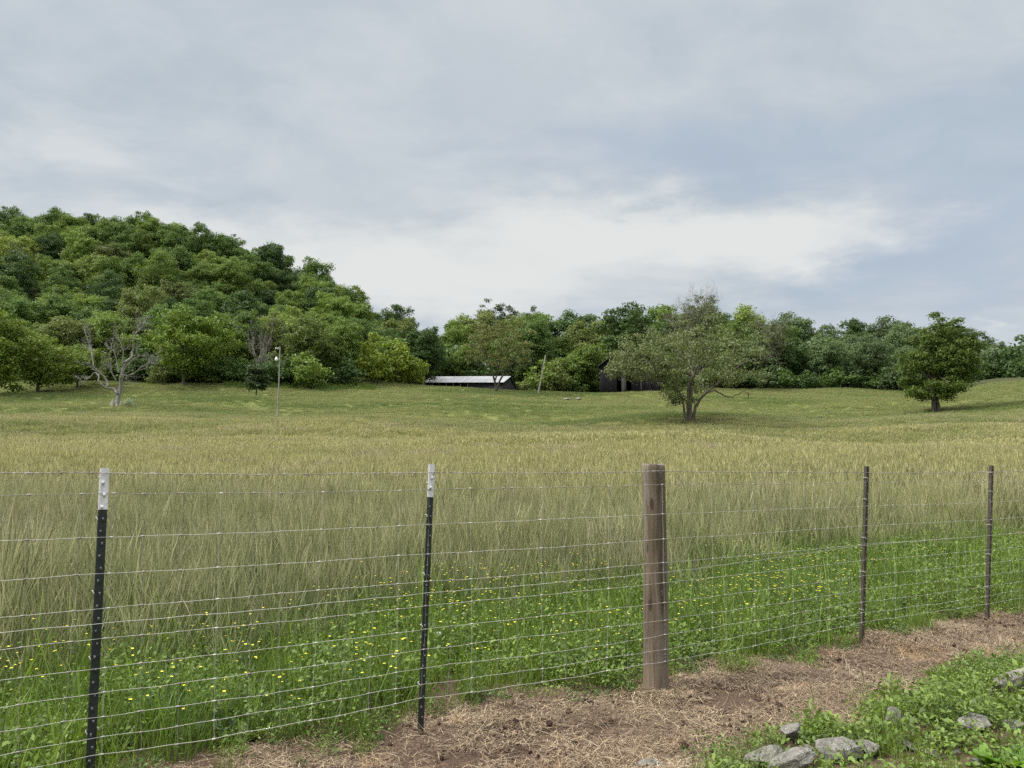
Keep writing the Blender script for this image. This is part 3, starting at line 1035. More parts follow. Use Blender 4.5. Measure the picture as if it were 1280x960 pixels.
WH = np.array([0.0, 0.078, 0.17, 0.274, 0.388, 0.52, 0.658, 0.816, 0.987, 1.19]) / 1.19
fence = empty('woven_wire_fence', (WBOT[1][0], WBOT[1][1], 0))
tag(fence, 'galvanised woven wire stock fence strung along the posts', 'wire fence')
foff = np.array([WBOT[1][0], WBOT[1][1], 0])
lines = []
for k, h in enumerate(WH):
    pts = span_wire(EBOT * (1 - h) + ETOP * h, 50 + k, amp=0.004 if k < 4 else 0.002, sag=0.012 if k < 3 else 0.006)
    lines.append(pts)
    mb = MB()
    tube(mb, pts - foff, 0.00125 if k not in (0, 9) else 0.0015, 5)
    mb.build('line_wire', M_WIRE if k < 9 else M_WIRE_DULL, fence, True)
# loose plain strand woven through
K = EBOT * (1 - 0.497) + ETOP * 0.497
K[4] = EBOT[4] * (1 - 0.548) + ETOP[4] * 0.548
K[5] = EBOT[5] * (1 - 0.556) + ETOP[5] * 0.556
K[6] = EBOT[6] * (1 - 0.556) + ETOP[6] * 0.556
K = K - N3 * 0.008
mb = MB()
tube(mb, span_wire(K, 77, amp=0.003, sag=0.006) - foff, 0.0015, 5)
mb.build('smooth_strand', M_WIRE, fence, True)
# stays with their hinge knots
wt = [fence_t(ln[:, 0], ln[:, 1]) for ln in lines]
t0, t1 = wt[0][0] + 0.02, wt[0][-1] - 0.02
nst = int((t1 - t0) / 0.152)
for j in range(nst):
    tj = t0 + (t1 - t0) * (j + 0.5) / nst
    tilt = R.normal(0, 0.007)
    P = np.array([[np.interp(tj + tilt * k * 0.4 + R.normal(0, 0.0025), wt[k], ln[:, c]) for c in range(3)] for k, ln in enumerate(lines)])
    P = P + N3 * 0.002 - foff
    mb = MB()
    tube(mb, P, 0.0011, 4)
    for k, p in enumerate(P):
        tube(mb, [p - T3 * 0.009, p - T3 * 0.003 - N3 * 0.003, p + T3 * 0.003 - N3 * 0.003, p + T3 * 0.009], [0.0026, 0.0042, 0.0042, 0.0026], 5)
    mb.build('stay_wire', M_WIRE_DULL if j % 3 else M_WIRE, fence)

bar = empty('barbed_wire', (WBOT[1][0], WBOT[1][1], 0))
tag(bar, 'two-strand barbed wire along the very top of the fence posts', 'barbed wire')
pts = span_wire(EBAR, 91, step=0.012, amp=0.002, sag=0.008)
mb = MB()
ph = np.arange(len(pts)) * 0.9
for sgn in (0, math.pi):
    off = np.stack([0 * ph, 0.0016 * np.cos(ph + sgn), 0.0016 * np.sin(ph + sgn)], 1)
    tube(mb, pts + off - foff, 0.00125, 4)
mb.build('twisted_strand', M_BARB, bar, True)
mb = MB()
acc = 0
for i in range(4, len(pts) - 4, 10):
    p = pts[i] - foff
    for q in range(2):
        a = R.uniform(0, 6.28)
        d = np.array([0.15 * R.normal(), math.cos(a), math.sin(a)])
        d /= np.linalg.norm(d)
        c = p + T3 * (q - 0.5) * 0.006
        tube(mb, [c - d * 0.013, c, c + d * 0.013], [0.0005, 0.0017, 0.0005], 4)
    tube(mb, [p - T3 * 0.006, p + T3 * 0.006], 0.0042, 5)
o = mb.build('barbs', M_BARB, bar)
o['kind'] = 'stuff'


# ------------------------------------------------------------------ rocks
ROCKS = []


def rock(px, py, w, h, dep, seed, label, rx=0.0, ry=0.0, rz=0.0, name='rock', group='stones on the grassy bank'):
    """px,py: where its foot stands; w,h,dep in photo pixels"""
    g = ground_at_px(px, py)
    s = g[1] / F
    mb = MB()
    rock_into(mb, (0, 0, 0), (w * s / 2 * 1.12, dep * s / 2, h * s / 2 * 1.15), seed, 34, 24, 13, 0.03)
    o = mb.build(name, M_STONE)
    for p in o.data.polygons:
        p.use_smooth = False
    o.location = (g[0], g[1], g[2] + h * s * 0.60)
    if g[1] < 8:
        ROCKS.append((g[0], g[1], w * s * 0.5))
    o.rotation_euler = (rx, ry, rz)
    tag(o, label, 'rock', group)
    return o


rock(1258, 872, 66, 26, 40, 1, 'largest tilted grey slab of rock on the weedy bank at the right edge', 0.1, -0.42, 0.15)
rock(1119, 912, 31, 24, 26, 2, 'pointed grey stone on the bank above the dark tilted slab', 0.2, -0.2, 0.3)
rock(1052, 952, 56, 26, 50, 3, 'wide pale limestone slab sunk in ground cover left of the dark tilted slab', 0.1, -0.12, -0.1)
rock(1086, 950, 40, 22, 36, 4, 'cracked pale stone against the right end of the wide limestone slab', -0.1, 0.1, 0.3)
rock(1129, 938, 38, 11, 44, 5, 'thin dark slab tilted down to the right over a hollow', 0.15, 0.45, 0.1)
rock(1221, 916, 46, 22, 38, 6, 'rough whitish stone in the weeds below the largest tilted slab', 0.1, 0.1, 0.5)
rock(1264, 913, 34, 9, 30, 7, 'low flat stone right of the rough whitish stone', 0.0, -0.08, 0.2)
rock(990, 934, 26, 28, 24, 8, 'upright pale stone at the edge of the bare dirt', 0.1, -0.45, 0.2)
rock(958, 962, 52, 20, 44, 9, 'long pale slab at the bottom of the photo below the upright stone', 0.1, -0.22, 0.25)
rock(992, 968, 58, 22, 40, 10, 'whitish lichened slab overlapping the long pale slab on its right', 0.1, -0.25, 0.3)
rock(1166, 951, 24, 14, 22, 11, 'small grey stone half buried right of the dark tilted slab', 0.2, 0.35, 0.2)
rock(1222, 960, 20, 10, 20, 12, 'little flat stone near the broad-leaved dock plant', 0, 0.3, 0.4)
rock(817, 966, 36, 16, 34, 13, 'grey boulder alone at the bottom edge on the dirt', 0.1, 0.05, 0.2)
rock(1012, 942, 14, 10, 14, 14, 'small lichened stone between the upright stone and the wide slab', 0, 0.1, 0.4)
rock(1194, 944, 16, 9, 16, 15, 'small stone below the rough whitish stone', 0.1, 0.2, 0.2)
rock(513, 886, 11, 7, 9, 16, 'pale stone chip on the straw left of the second T-post base', 0, 0.1, 0.2, 'stone_chip', 'stone chips on the dirt strip')
rock(538, 897, 12, 6, 9, 17, 'pale stone chip on the straw right of the second T-post base', 0, 0.2, 0.5, 'stone_chip', 'stone chips on the dirt strip')
rock(1008, 792, 9, 5, 8, 18, 'tiny pale stone chip under the bottom wire near the third T-post', 0, 0.2, 0.5, 'stone_chip', 'stone chips on the dirt strip')
rock(708, 501, 9, 3.4, 14, 19, 'left one of two pale boulders on the crest by the barn', 0, 0.05, 0.5, 'field_boulder', 'pale boulders on the crest')
rock(722, 500.5, 7, 3.2, 12, 20, 'right one of two pale boulders on the crest by the barn', 0, -0.1, 0.9, 'field_boulder', 'pale boulders on the crest')


bank_cover()


def stone_ledge():
    mb = MB()
    for k in range(95):
        px = R.uniform(962, 1112)
        Y = 100 + 1.2 * math.sin(px * 0.05) + R.normal(0, 0.5)
        P = at(px, 523, Y)
        z = float(ground_z(P[0], P[1]))
        sz = np.array([R.uniform(0.25, 0.8), R.uniform(0.2, 0.45), R.uniform(0.12, 0.32)])
        rock_into(mb, (P[0], P[1], z + sz[2] * 0.7 + 0.02), sz, k + 300, 9, 6, 5, 0.1)
    o = mb.build('stone_rubble', simple('dark_stone', (0.030, 0.029, 0.023), (0.085, 0.082, 0.066), 2.0, 0.95, 0.1, 0.4))  # stones simply dark, mottled between two tones
    tag(o, 'dark line of loose rubble in the hollow of the field', 'rubble', kind='stuff')


stone_ledge()


# ------------------------------------------------------------------ small plants near the fence
def flower_mesh(h, r, lean):
    mb = MB()
    t = np.linspace(0, 1, 5)
    pth = np.stack([lean * t ** 2, 0 * t, h * t - 0.02], 1)
    tube(mb, pth, 0.0012, 4, 1, False)
    tip = pth[-1]
    for k in range(5):
        a = k * 2 * math.pi / 5
        d = np.array([math.cos(a), math.sin(a), 0.45])
        w = np.array([-math.sin(a), math.cos(a), 0]) * 0.42
        v = [tip, tip + r * (0.6 * d + w), tip + r * d * 1.05, tip + r * (0.6 * d - w)]
        mb.add(v, [[0, 1, 2, 3]], 0)
    for q in range(2):
        p = pth[1 + q]
        leaves(mb, np.array([p]), np.array([[0.3, 0.2, 1.0]]), np.array([0.02]), 1, 0.4)
    return mb.mesh('buttercup', [M_PETAL, M_STEM])


FLOW = [flower_mesh(h, 0.0095, l) for h, l in ((0.34, 0.03), (0.42, 0.06), (0.30, 0.02), (0.47, 0.05), (0.38, -0.04))]


def flowers():
    n = 5000
    t = R.uniform(-3.0, 9, n)
    s = R.uniform(0.25, 4.4, n)
    x, y = FP[0] + FT[0] * t + FN[0] * s, FP[1] + FT[1] * t + FN[1] * s
    w = vnoise(x, y, 2.2, 61) + vnoise(x, y, 0.7, 62) * 0.5
    ok = (s < tall_start(t) + 0.3) & (w + R.normal(0, 0.25, n) > 0.16 + 0.10 * np.clip(t - 2.5, 0, 4))
    # denser on the left, by the tussock, and behind the wooden post
    x, y, t, s = x[ok], y[ok], t[ok], s[ok]
    z = ground_z(x, y)
    px, py = bearing(np.stack([x, y, z + 0.3], 1))
    ok = (px > -15) & (px < 1240)
    x, y, z = x[ok], y[ok], z[ok]
    dens = R.permutation(len(x))[:1150]
    x, y, z = x[dens], y[dens], z[dens]
    o = np.argsort(y)
    x, y, z = x[o], y[o], z[o]
    near = min(290, len(x))
    for i in range(near):
        f = link('buttercup', FLOW[i % 5])
        f.location = (float(x[i]), float(y[i]), float(z[i]))
        f.rotation_euler = (R.normal(0, 0.08), R.normal(0, 0.08), R.uniform(0, 6.28))
        k = R.uniform(0.75, 1.15)
        f.scale = (k, k, k)
        tag(f, 'small yellow buttercup blooming among the weeds behind the wire fence', 'flower', 'yellow buttercups behind the fence')
    m = len(x) - near
    if m > 0:
        sc = R.uniform(0.9, 1.3, m)
        scatter('buttercup_drift', 'farther drift of tiny yellow buttercups before the tall grass', 'flowers', FLOW, np.stack([x[near:], y[near:], z[near:]], 1), zrot(m), np.stack([sc] * 3, 1), R.integers(0, 5, m))


flowers()


def dandelion():
    g = ground_at_px(548, 838)
    e = empty('dandelion_clock', g)
    tag(e, 'single round white dandelion clock right of the second T-post', 'flower')
    mb = MB()
    tube(mb, [(0, 0, -0.02), (0.006, 0, 0.12), (0.0, 0, 0.24)], 0.0022, 5)
    mb.build('stem', M_STEM, e, True)
    mb = MB()
    n = 260
    d = R.normal(size=(n, 3)); d /= np.linalg.norm(d, axis=1, keepdims=True)
    leaves(mb, np.array([0, 0, 0.25]) + d * 0.017, d, np.full(n, 0.0036))
    rock_into(mb, (0, 0, 0.25), (0.012, 0.012, 0.012), 1, 10, 7, 0, 0)
    mb.build('seed_head', M_SEEDHEAD, e)


dandelion()


def tussock(px, py, sc, label, n=230):
    g = ground_at_px(px, py)
    mb = MB()
    th, rr = R.uniform(0, 6.283, n), 0.10 * np.sqrt(R.uniform(0, 1, n))
    base = np.stack([rr * np.cos(th), rr * np.sin(th), np.zeros(n) - 0.02], 1)
    ribbons(mb, base, th + R.normal(0, 0.5, n), R.uniform(0.1, 0.6, n), R.uniform(0.3, 0.62, n), R.uniform(0.005, 0.009, n), R.uniform(0.5, 1.9, n), 5)
    o = mb.build('grass_tussock', M_TUSS)
    o.location = tuple(g)
    o.scale = (sc, sc, sc)
    tag(o, label, 'grass clump', 'coarse grass tussocks behind the fence')


tussock(208, 915, 0.85, 'big arching tussock of coarse grass right of the leftmost T-post')
tussock(78, 905, 0.72, 'smaller arching grass tussock left of the leftmost T-post', 170)
tussock(1052, 770, 0.85, 'pale green grass tussock just left of the third T-post base', 170)


def dock(px, py, sc, label, n=9, mat=None):
    g = ground_at_px(px, py)
    e = empty('dock_plant', g)
    tag(e, label, 'weed')
    for k in range(n):
        a = k * 2.4 + R.normal(0, 0.2)
        el = R.uniform(0.5, 1.2)
        L = R.uniform(0.12, 0.2) * sc
        t = np.linspace(0, 1, 8)
        wid = 0.036 * sc * np.sin(np.pi * np.clip(t * 0.93 + 0.05, 0, 1)) ** 0.8
        wid[0] = 0.003
        ang = el - t * 0.9
        cx = np.concatenate([[0], np.cumsum(np.cos(ang[:-1]) * L / 7)])
        cz = np.concatenate([[0], np.cumsum(np.sin(ang[:-1]) * L / 7)])
        d, w = np.array([math.cos(a), math.sin(a), 0]), np.array([-math.sin(a), math.cos(a), 0])
        cen = d * cx[:, None] + np.array([0, 0, 1.0]) * cz[:, None]
        wav = 0.006 * sc * np.sin(t * 20)
        l = cen + w * wid[:, None] + np.array([0, 0, 1]) * (0.01 * sc + wav)[:, None]
        r = cen - w * wid[:, None] + np.array([0, 0, 1]) * (0.01 * sc - wav)[:, None]
        v = np.stack([l, cen, r], 1).reshape(-1, 3)
        f = []
        for i in range(7):
            f += [[3 * i, 3 * i + 1, 3 * i + 4, 3 * i + 3], [3 * i + 1, 3 * i + 2, 3 * i + 5, 3 * i + 4]]
        mb = MB()
        mb.add(v, f)
        mb.build('leaf', mat or M_DOCK, e, True)


dock(1262, 968, 1.15, 'bright broad-leaved dock plant in the bottom right corner', 11)
dock(1236, 962, 0.7, 'small dock plant with few leaves left of the corner dock', 7)
dock(305, 932, 0.75, 'toothed grey-green weed at the edge of the dirt below the bottom wire', 7, M_WEED)
dock(14, 948, 0.8, 'low leafy weed at the bottom left corner', 7, M_WEED)


def sapling(px, py, H, label):
    g = ground_at_px(px, py)
    e = empty('young_weed_plant', g)
    tag(e, label, 'weed')
    mb = MB()
    tube(mb, [(0, 0, -0.02), (0.004, 0, H * 0.4), (-0.002, 0, H * 0.75), (0.0, 0, H)], [0.0035, 0.003, 0.0022, 0.001], 6)
    P, Nn = [], []
    for k in range(16):
        z = H * (0.35 + 0.65 * k / 16)
        a = k * 2.4
        L = H * 0.55 * (1.15 - k / 18)
        d = np.array([math.cos(a), math.sin(a), 0.45])
        end = np.array([0, 0, z]) + d * L
        tube(mb, [(0, 0, z), np.array([0, 0, z]) + d * L * 0.5 + np.array([0, 0, 0.01]), end], [0.0016, 0.0012, 0.0006], 4)
        for q in range(16):
            u = R.uniform(0.25, 1.05)
            P.append(np.array([0, 0, z]) + d * L * u + R.normal(0, 0.012, 3))
            Nn.append([R.normal(0, 0.5), R.normal(0, 0.5), 1])
    mb.build('stem', M_STEM, e, True)
    mb = MB()
    leaves(mb, np.array(P), np.array(Nn), R.uniform(0.008, 0.016, len(P)), 0, 0.38)
    mb.build('foliage', M_COVER, e)


sapling(1181, 913, 0.22, 'upright ferny young weed between the pointed stone and the rough whitish stone')


# ------------------------------------------------------------------ trees
def limb(mb, a, b, r0, r1, n=7, wob=0.06, k=6, rs=None, mat=0):
    rs = rs or R
    a, b = np.asarray(a, float), np.asarray(b, float)
    t = np.linspace(0, 1, k)
    L = np.linalg.norm(b - a)
    p = a[None] * (1 - t[:, None]) + b[None] * t[:, None]
    p += np.sin(t * math.pi)[:, None] * rs.normal(0, wob * L, 3)[None]
    p += (np.sin(t * 2 * math.pi))[:, None] * rs.normal(0, wob * 0.5 * L, 3)[None]
    tube(mb, p, r0 + (r1 - r0) * t ** 0.8, n, mat)
    return p


def twigs(mb, p, r, depth, L, ntw=3, wob=0.12, up=0.3):
    """recursive bare twigs along a limb path"""
    if depth == 0:
        return
    for _ in range(ntw):
        i = int(R.integers(len(p) // 3, len(p)))
        a = p[i]
        dirn = p[i] - p[max(0, i - 1)]
        dirn = dirn / (np.linalg.norm(dirn) + 1e-6)
        d = dirn + R.normal(0, 0.55, 3) + np.array([0, 0, up])
        d /= np.linalg.norm(d)
        l = L * R.uniform(0.6, 1.2)
        q = limb(mb, a, a + d * l, r, r * 0.35, 4, wob, 4)
        twigs(mb, q, r * 0.6, depth - 1, L * 0.6, ntw, wob, up)


def crown_clumps(n, rx, rz, zc, seed, flat=0.62, low=0.35, irr=0.18, cr=(0.9, 1.7)):
    """leaf-mass centres through an uneven crown"""
    r = np.random.default_rng(seed)
    ks = r.normal(size=(5, 3)) * np.array([[1.5], [2], [2.6], [3.4], [4.2]])
    ph = r.uniform(0, 6.28, 5)
    C, S = [], []
    tries = 0
    while len(C) < n and tries < n * 60:
        tries += 1
        d = r.normal(size=3)
        d /= np.linalg.norm(d)
        if d[2] < 0 and r.uniform() < low:
            continue
        out_ = 1 + irr * sum(np.sin(ks[i] @ d + ph[i]) for i in range(5)) / 1.6
        k = r.uniform(0.12, 1.0) ** 0.5 * 0.88
        c = d * k * out_ * np.array([rx, rx, rz]) + np.array([0, 0, zc])
        s = r.uniform(*cr)
        if any(np.linalg.norm((c - q) / np.array([1, 1, 0.75])) < 0.62 * (s + t) * 0.72 for q, t in zip(C, S)):
            if r.uniform() < 0.9:
                continue
        C.append(c)
        S.append(s)
    return np.array(C), np.array(S)


def foliage(mb, C, S, per, ls, flat=0.66, jit=0.75, fill=0.38, seed=0, gap=0.0):
    for c, s in zip(C, S):
        n = int(per * s * s)
        d = R.normal(size=(n, 3))
        d /= np.linalg.norm(d, axis=1, keepdims=True)
        d[:, 2] = np.where((d[:, 2] < -0.2) & (R.uniform(size=n) < 0.6), -d[:, 2], d[:, 2])
        k = R.uniform(0.05, 1, n) ** fill
        lob = 1 + 0.28 * np.sin(d @ R.normal(size=3) * 4 + R.uniform(0, 6)) + 0.16 * np.sin(d @ R.normal(size=3) * 8 + R.uniform(0, 6))
        pos = c + d * (k * lob)[:, None] * s * np.array([1.05, 1.05, flat])
        nor = d * 0.85 + np.array([0, 0, 0.4]) + R.normal(0, jit, (n, 3))
        leaves(mb, pos, nor, ls * R.uniform(0.55, 1.35, n), 0, 0.65, fold=0.12)


def tree_protos(seed, H, rx, rz, zc, nc, cr, per, ls, mat_leaf, mat_bark, tr=0.26, nl=8, low=0.35, irr=0.2, flat=0.66):
    C, S = crown_clumps(nc, rx, rz, zc, seed, low=low, irr=irr, cr=cr)
    mb = MB()
    foliage(mb, C, S, per, ls, flat)
    crown = mb.mesh('crown', mat_leaf)
    tb = MB()
    p = limb(tb, (0, 0, -0.6), (R.normal(0, 0.3), R.normal(0, 0.3), zc + rz * 0.3), tr, tr * 0.3, 9, 0.02, 9)
    order = R.permutation(len(C))[:nl]
    for i in order:
        a = p[int(R.integers(3, 7))]
        limb(tb, a, C[i] * 0.95, tr * 0.42, tr * 0.08, 6, 0.07, 6)
    trunk = tb.mesh('trunk', mat_bark, True)
    return trunk, crown


FOREST = []
specs = [(15, 5.6, 5.8, 9.0), (16, 5.0, 6.6, 9.2), (14, 6.2, 5.2, 8.6), (15, 5.2, 6.0, 8.8), (17, 5.4, 7.0, 9.8), (13, 5.6, 5.0, 7.8), (15, 6.0, 5.6, 9.2), (16, 4.6, 6.6, 9.4)]
for k, (H, rx, rz, zc) in enumerate(specs):
    FOREST.append(tree_protos(100 + k, H, rx, rz, zc, 96, (0.9, 1.75), 135, 0.195, M_LEAF, M_BARK, low=0.3, irr=0.2, flat=0.78))
SHRUB = [tree_protos(200 + k, 4, 2.6, 1.9, 1.7, 26, (0.6, 1.1), 120, 0.17, M_LEAF, M_BARK, 0.07, 5, 0.2, 0.25) for k in range(3)]


def plant(kind, name, x, y, scale, color, cat='tree', label='', group=None, rz=None, zoff=0.0, sz=1.0):
    z = float(ground_z(x, y))
    e = empty(name, (x, y, z + zoff), R.uniform(0, 6.28) if rz is None else rz)
    e.scale = (scale, scale, scale * sz)
    t = link('trunk', kind[0], e)
    c = link('crown', kind[1], e)
    c.color = tuple(color) + (1,)
    tag(e, label, cat, group)
    return e


TINTS = {
    'yellow-green': (0.105, 0.150, 0.028), 'mid green': (0.075, 0.125, 0.022), 'deep green': (0.052, 0.098, 0.020),
    'dark green': (0.036, 0.072, 0.018), 'olive green': (0.080, 0.112, 0.030), 'bluish green': (0.055, 0.092, 0.034), 'light green': (0.100, 0.150, 0.032)}


def tint(nm, v=0.10):
    c = np.array(TINTS[nm]) * np.array([1.85, 1.64, 1.95])
    return tuple(np.clip(c * (1 + R.normal(0, v)), 0.01, 0.3))


LAND = [(0, 'the left edge'), (60, 'the pale left-hand trees'), (143, 'the bleached dead tree'), (230, 'the round bright-green tree'), (320, 'the little dark cedar'), (350, 'the lamp pole'),
        (430, 'the yellow-green thicket'), (485, 'the yellow-green thicket'), (575, 'the long shed'), (625, 'the airy olive tree'), (678, 'the leaning pole'), (765, 'the black barn'), (862, 'the big spreading tree'),
        (1000, 'the hollow with rubble'), (1090, 'the hollow with rubble'), (1175, 'the dense lone tree'), (1275, 'the right edge')]
forest_list = []        # (empty, px, py_top, Y, tintname, scale, zone)


def forest():
    pts = []

    def near_ok(x, y, md):
        return all((x - a) ** 2 + (y - b) ** 2 > md * md for a, b in pts)
    # the wooded hill on the left
    tries = 0
    while tries < 14000 and len(pts) < 215:
        tries += 1
        Y = R.uniform(146, 262)
        px = R.uniform(-70, 545)
        ymin = 146 if px < 430 else 165
        if Y < ymin or Y > np.interp(px, [-70, 260, 400, 545], [262, 262, 250, 235]):
            continue
        P = at(px, 480, Y)
        if not near_ok(P[0], P[1], 7.6 if Y > 225 else 8.3):
            continue
        pts.append((P[0], P[1]))
        r = R.uniform()
        tn = 'deep green' if r < 0.30 else 'mid green' if r < 0.64 else 'dark green' if r < 0.78 else 'light green' if r < 0.92 else 'yellow-green' if r < 0.94 else 'olive green'
        if Y > 225 and R.uniform() < 0.5:
            tn = 'deep green'
        s = R.uniform(0.72, 1.10) if Y < 232 else R.uniform(0.98, 1.2)
        if 375 < px < 440 and Y > 205:
            s = R.uniform(1.1, 1.3)
        e = plant(FOREST[int(R.integers(8))], 'forest_tree', P[0], P[1], s, tint(tn), zoff=-1.2, sz=R.uniform(0.9, 1.12))
        forest_list.append((e, px, Y, tn, s, 'hill'))
    n0 = len(pts)
    # the belt of trees behind shed, barn and hollow
    rows = [(178, 9.0, 0.95), (194, 9.5, 1.05), (214, 10.5, 1.12)]
    for Y0, dx, s0 in rows:
        for px in np.arange(530, 1185, dx / Y0 * F):
            pj = px + R.normal(0, 8)
            Y = Y0 + R.normal(0, 3.5)
            if 955 < pj < 1130 and Y0 < 180:
                Y = 172 + R.normal(0, 2)
            if Y0 < 185 and 515 < pj < 665:
                Y = 187 + R.normal(0, 1)
            P = at(pj, 480, Y)
            if not near_ok(P[0], P[1], 5.5):
                continue
            pts.append((P[0], P[1]))
            r = R.uniform()
            tn = 'deep green' if r < 0.34 else 'mid green' if r < 0.58 else 'dark green' if r < 0.78 else 'olive green' if r < 0.9 else 'light green'
            if pj > 940:
                tn = 'dark green' if r < 0.45 else 'bluish green' if r < 0.8 else 'deep green'
            top = np.interp(pj, [480, 520, 550, 580, 620, 660, 700, 740, 800, 900, 960, 1000, 1030, 1060, 1100, 1140, 1200], [398, 400, 393, 400, 384, 384, 394, 385, 382, 388, 394, 390, 402, 397, 400, 406, 420])
            g = float(ground_z(P[0], P[1]))
            need = at(pj, top, Y)[2] - g
            s = np.clip(need / 15.5, 0.55, 1.5) * (R.uniform(0.66, 0.86) if Y0 < 185 else R.uniform(0.82, 0.96) if Y0 < 200 else R.uniform(0.93, 1.06))
            e = plant(FOREST[int(R.integers(8))], 'forest_tree', P[0], P[1], s, tint(tn), zoff=-0.5)
            forest_list.append((e, pj, Y, tn, s, 'belt'))
    # far wood beyond the knoll on the right
    for px in np.arange(1165, 1330, 17):
        Y = R.uniform(285, 330)
        P = at(px, 480, Y)
        g = float(ground_z(P[0], P[1]))
        need = at(px, np.interp(px, [1165, 1240, 1260, 1330], [420, 428, 424, 432]) + R.normal(0, 3), Y)[2] - g
        s = float(np.clip(need / 15.5, 0.6, 2.2))
        e = plant(FOREST[int(R.integers(8))], 'forest_tree', P[0], P[1], s, tint('bluish green'), zoff=-0.5)  # leaf colour kept bluish to carry the haze of distance
        forest_list.append((e, px, Y, 'bluish green', s, 'far'))
    # understorey along the edges
    for px in np.arange(-20, 1150, 13.5):
        if px < 430:
            Y = 141 + R.normal(0, 2)
        elif 512 < px < 668:
            Y = 188 + R.normal(0, 2)
        elif px < 700:
            Y = 172 + R.normal(0, 2)
        elif px < 950:
            Y = 176 + R.normal(0, 3)
        else:
            Y = 168 + R.normal(0, 1.2)
        pj = px + R.normal(0, 4)
        P = at(pj, 480, Y)
        tn = random.choice(['deep green', 'dark green', 'mid green', 'olive green']) if px < 950 else random.choice(['dark green', 'bluish green', 'deep green'])
        s = R.uniform(0.8, 1.7)
        e = plant(SHRUB[int(R.integers(3))], 'edge_shrub', P[0], P[1], s, tint(tn), cat='shrub')
        forest_list.append((e, pj, Y, tn, s, 'shrub'))

    for px in list(np.arange(525, 1200, 24)) + list(np.arange(1150, 1340, 21)):
        far = px >= 1150 and (px - 1150) % 21 == 0
        Y = 268 + R.normal(0, 5) if far else 187 + R.normal(0, 4)
        P = at(px, 480, Y)
        tn = random.choice(['dark green', 'bluish green', 'deep green'])
        s = R.uniform(2.3, 3.2) if far else R.uniform(1.6, 2.5)
        e = plant(SHRUB[int(R.integers(3))], 'edge_shrub', P[0], P[1], s, tint(tn), cat='shrub', sz=1.25, zoff=-2.5 if far else -0.3)
        forest_list.append((e, px, Y, tn, s, 'shrub'))


forest()


def label_forest():
    seen = {}
    recs = []
    for e, px, Y, tn, s, zone in forest_list:
        lx, ln = min(LAND, key=lambda q: abs(q[0] - px))
        rel = 'straight above' if abs(px - lx) < 12 else 'left of' if px < lx else 'right of'
        if zone == 'hill':
            row = 'at the hill foot' if Y < 165 else 'low on the hill' if Y < 188 else 'halfway up the hill' if Y < 212 else 'high on the hill' if Y < 238 else 'on the hill skyline'
            size = 'small' if s < 0.84 else 'broad' if s > 0.98 else ''
            if rel == 'straight above':
                lab = '%s %s tree %s, above %s' % (size, tn, row, ln)
            else:
                lab = '%s %s tree %s, %s %s' % (size, tn, row, rel, ln)
            grp = 'trees of the wooded hill'
        elif zone == 'belt':
            row = 'front-row' if Y < 187 else 'second-row' if Y < 204 else 'skyline'
            lab = '%s %s tree of the far belt, %s %s' % (row, tn, rel if rel != 'straight above' else 'behind', ln)
            grp = 'trees of the belt behind the field'
        elif zone == 'far':
            lab = 'distant bluish tree beyond the knoll, %s %s' % (rel if rel != 'straight above' else 'behind', ln)
            grp = 'distant trees beyond the knoll'
        else:
            lab = '%s wood-edge shrub, %s %s' % (tn, rel if rel != 'straight above' else 'behind', ln)
            grp = 'shrubs along the wood edge'
        lab = ' '.join(lab.split())
        recs.append((lab, px, e, grp))
        seen.setdefault(lab, []).append((px, e))
    words = ['leftmost', 'second', 'third', 'fourth', 'fifth', 'sixth', 'seventh', 'eighth', 'ninth', 'tenth']
    for lab, px, e, grp in recs:
        same = sorted(seen[lab], key=lambda q: q[0])
        if len(same) > 1:
            k = [id(q[1]) for q in same].index(id(e))
            pre = 'leftmost' if k == 0 else 'rightmost' if k == len(same) - 1 else words[k] + '-from-left'
            lab = pre + ' ' + lab
        e['label'] = lab
        e['group'] = grp


label_forest()


# ---- individual trees -------------------------------------------------
def local_frame(px, py, Y):
    """foot of a tree standing on the ground at this bearing, plus metres per photo pixel there"""
    P = at(px, py, Y)
    g = np.array([P[0], P[1], float(ground_z(P[0], P[1]))])
    return g, Y / F


def sketch(mb, g, s, base, paths, mat=0, depth=0.35, tw=2, twl=1.1, up=0.3, twr=0.02, tdepth=2):
    """limbs drawn as (x, y, radius) lists in photo pixels relative to the foot, given depth of their own"""
    for pts, r0, r1 in paths:
        pts = np.array(pts, float)
        yy = np.cumsum(R.normal(0, depth, len(pts)))
        yy -= yy[0]
        P = np.stack([(pts[:, 0] - base[0]) * s, yy, (base[1] - pts[:, 1]) * s], 1)
        t = np.linspace(0, 1, len(P))
        tt = np.linspace(0, 1, len(P) * 3)
        Q = np.stack([np.interp(tt, t, P[:, k]) for k in range(3)], 1)
        Q[1:-1] += R.normal(0, 0.03, (len(Q) - 2, 3))
        tube(mb, Q, (r0 + (r1 - r0) * tt ** 0.8) * 0.74, 8, mat)
        if tw:
            twigs(mb, Q, max(r1, twr), tdepth, twl, tw, 0.1, up)


def crop4(p):
    return [(60 + x / 6.4, 380 + y / 6.4) for x, y in p]


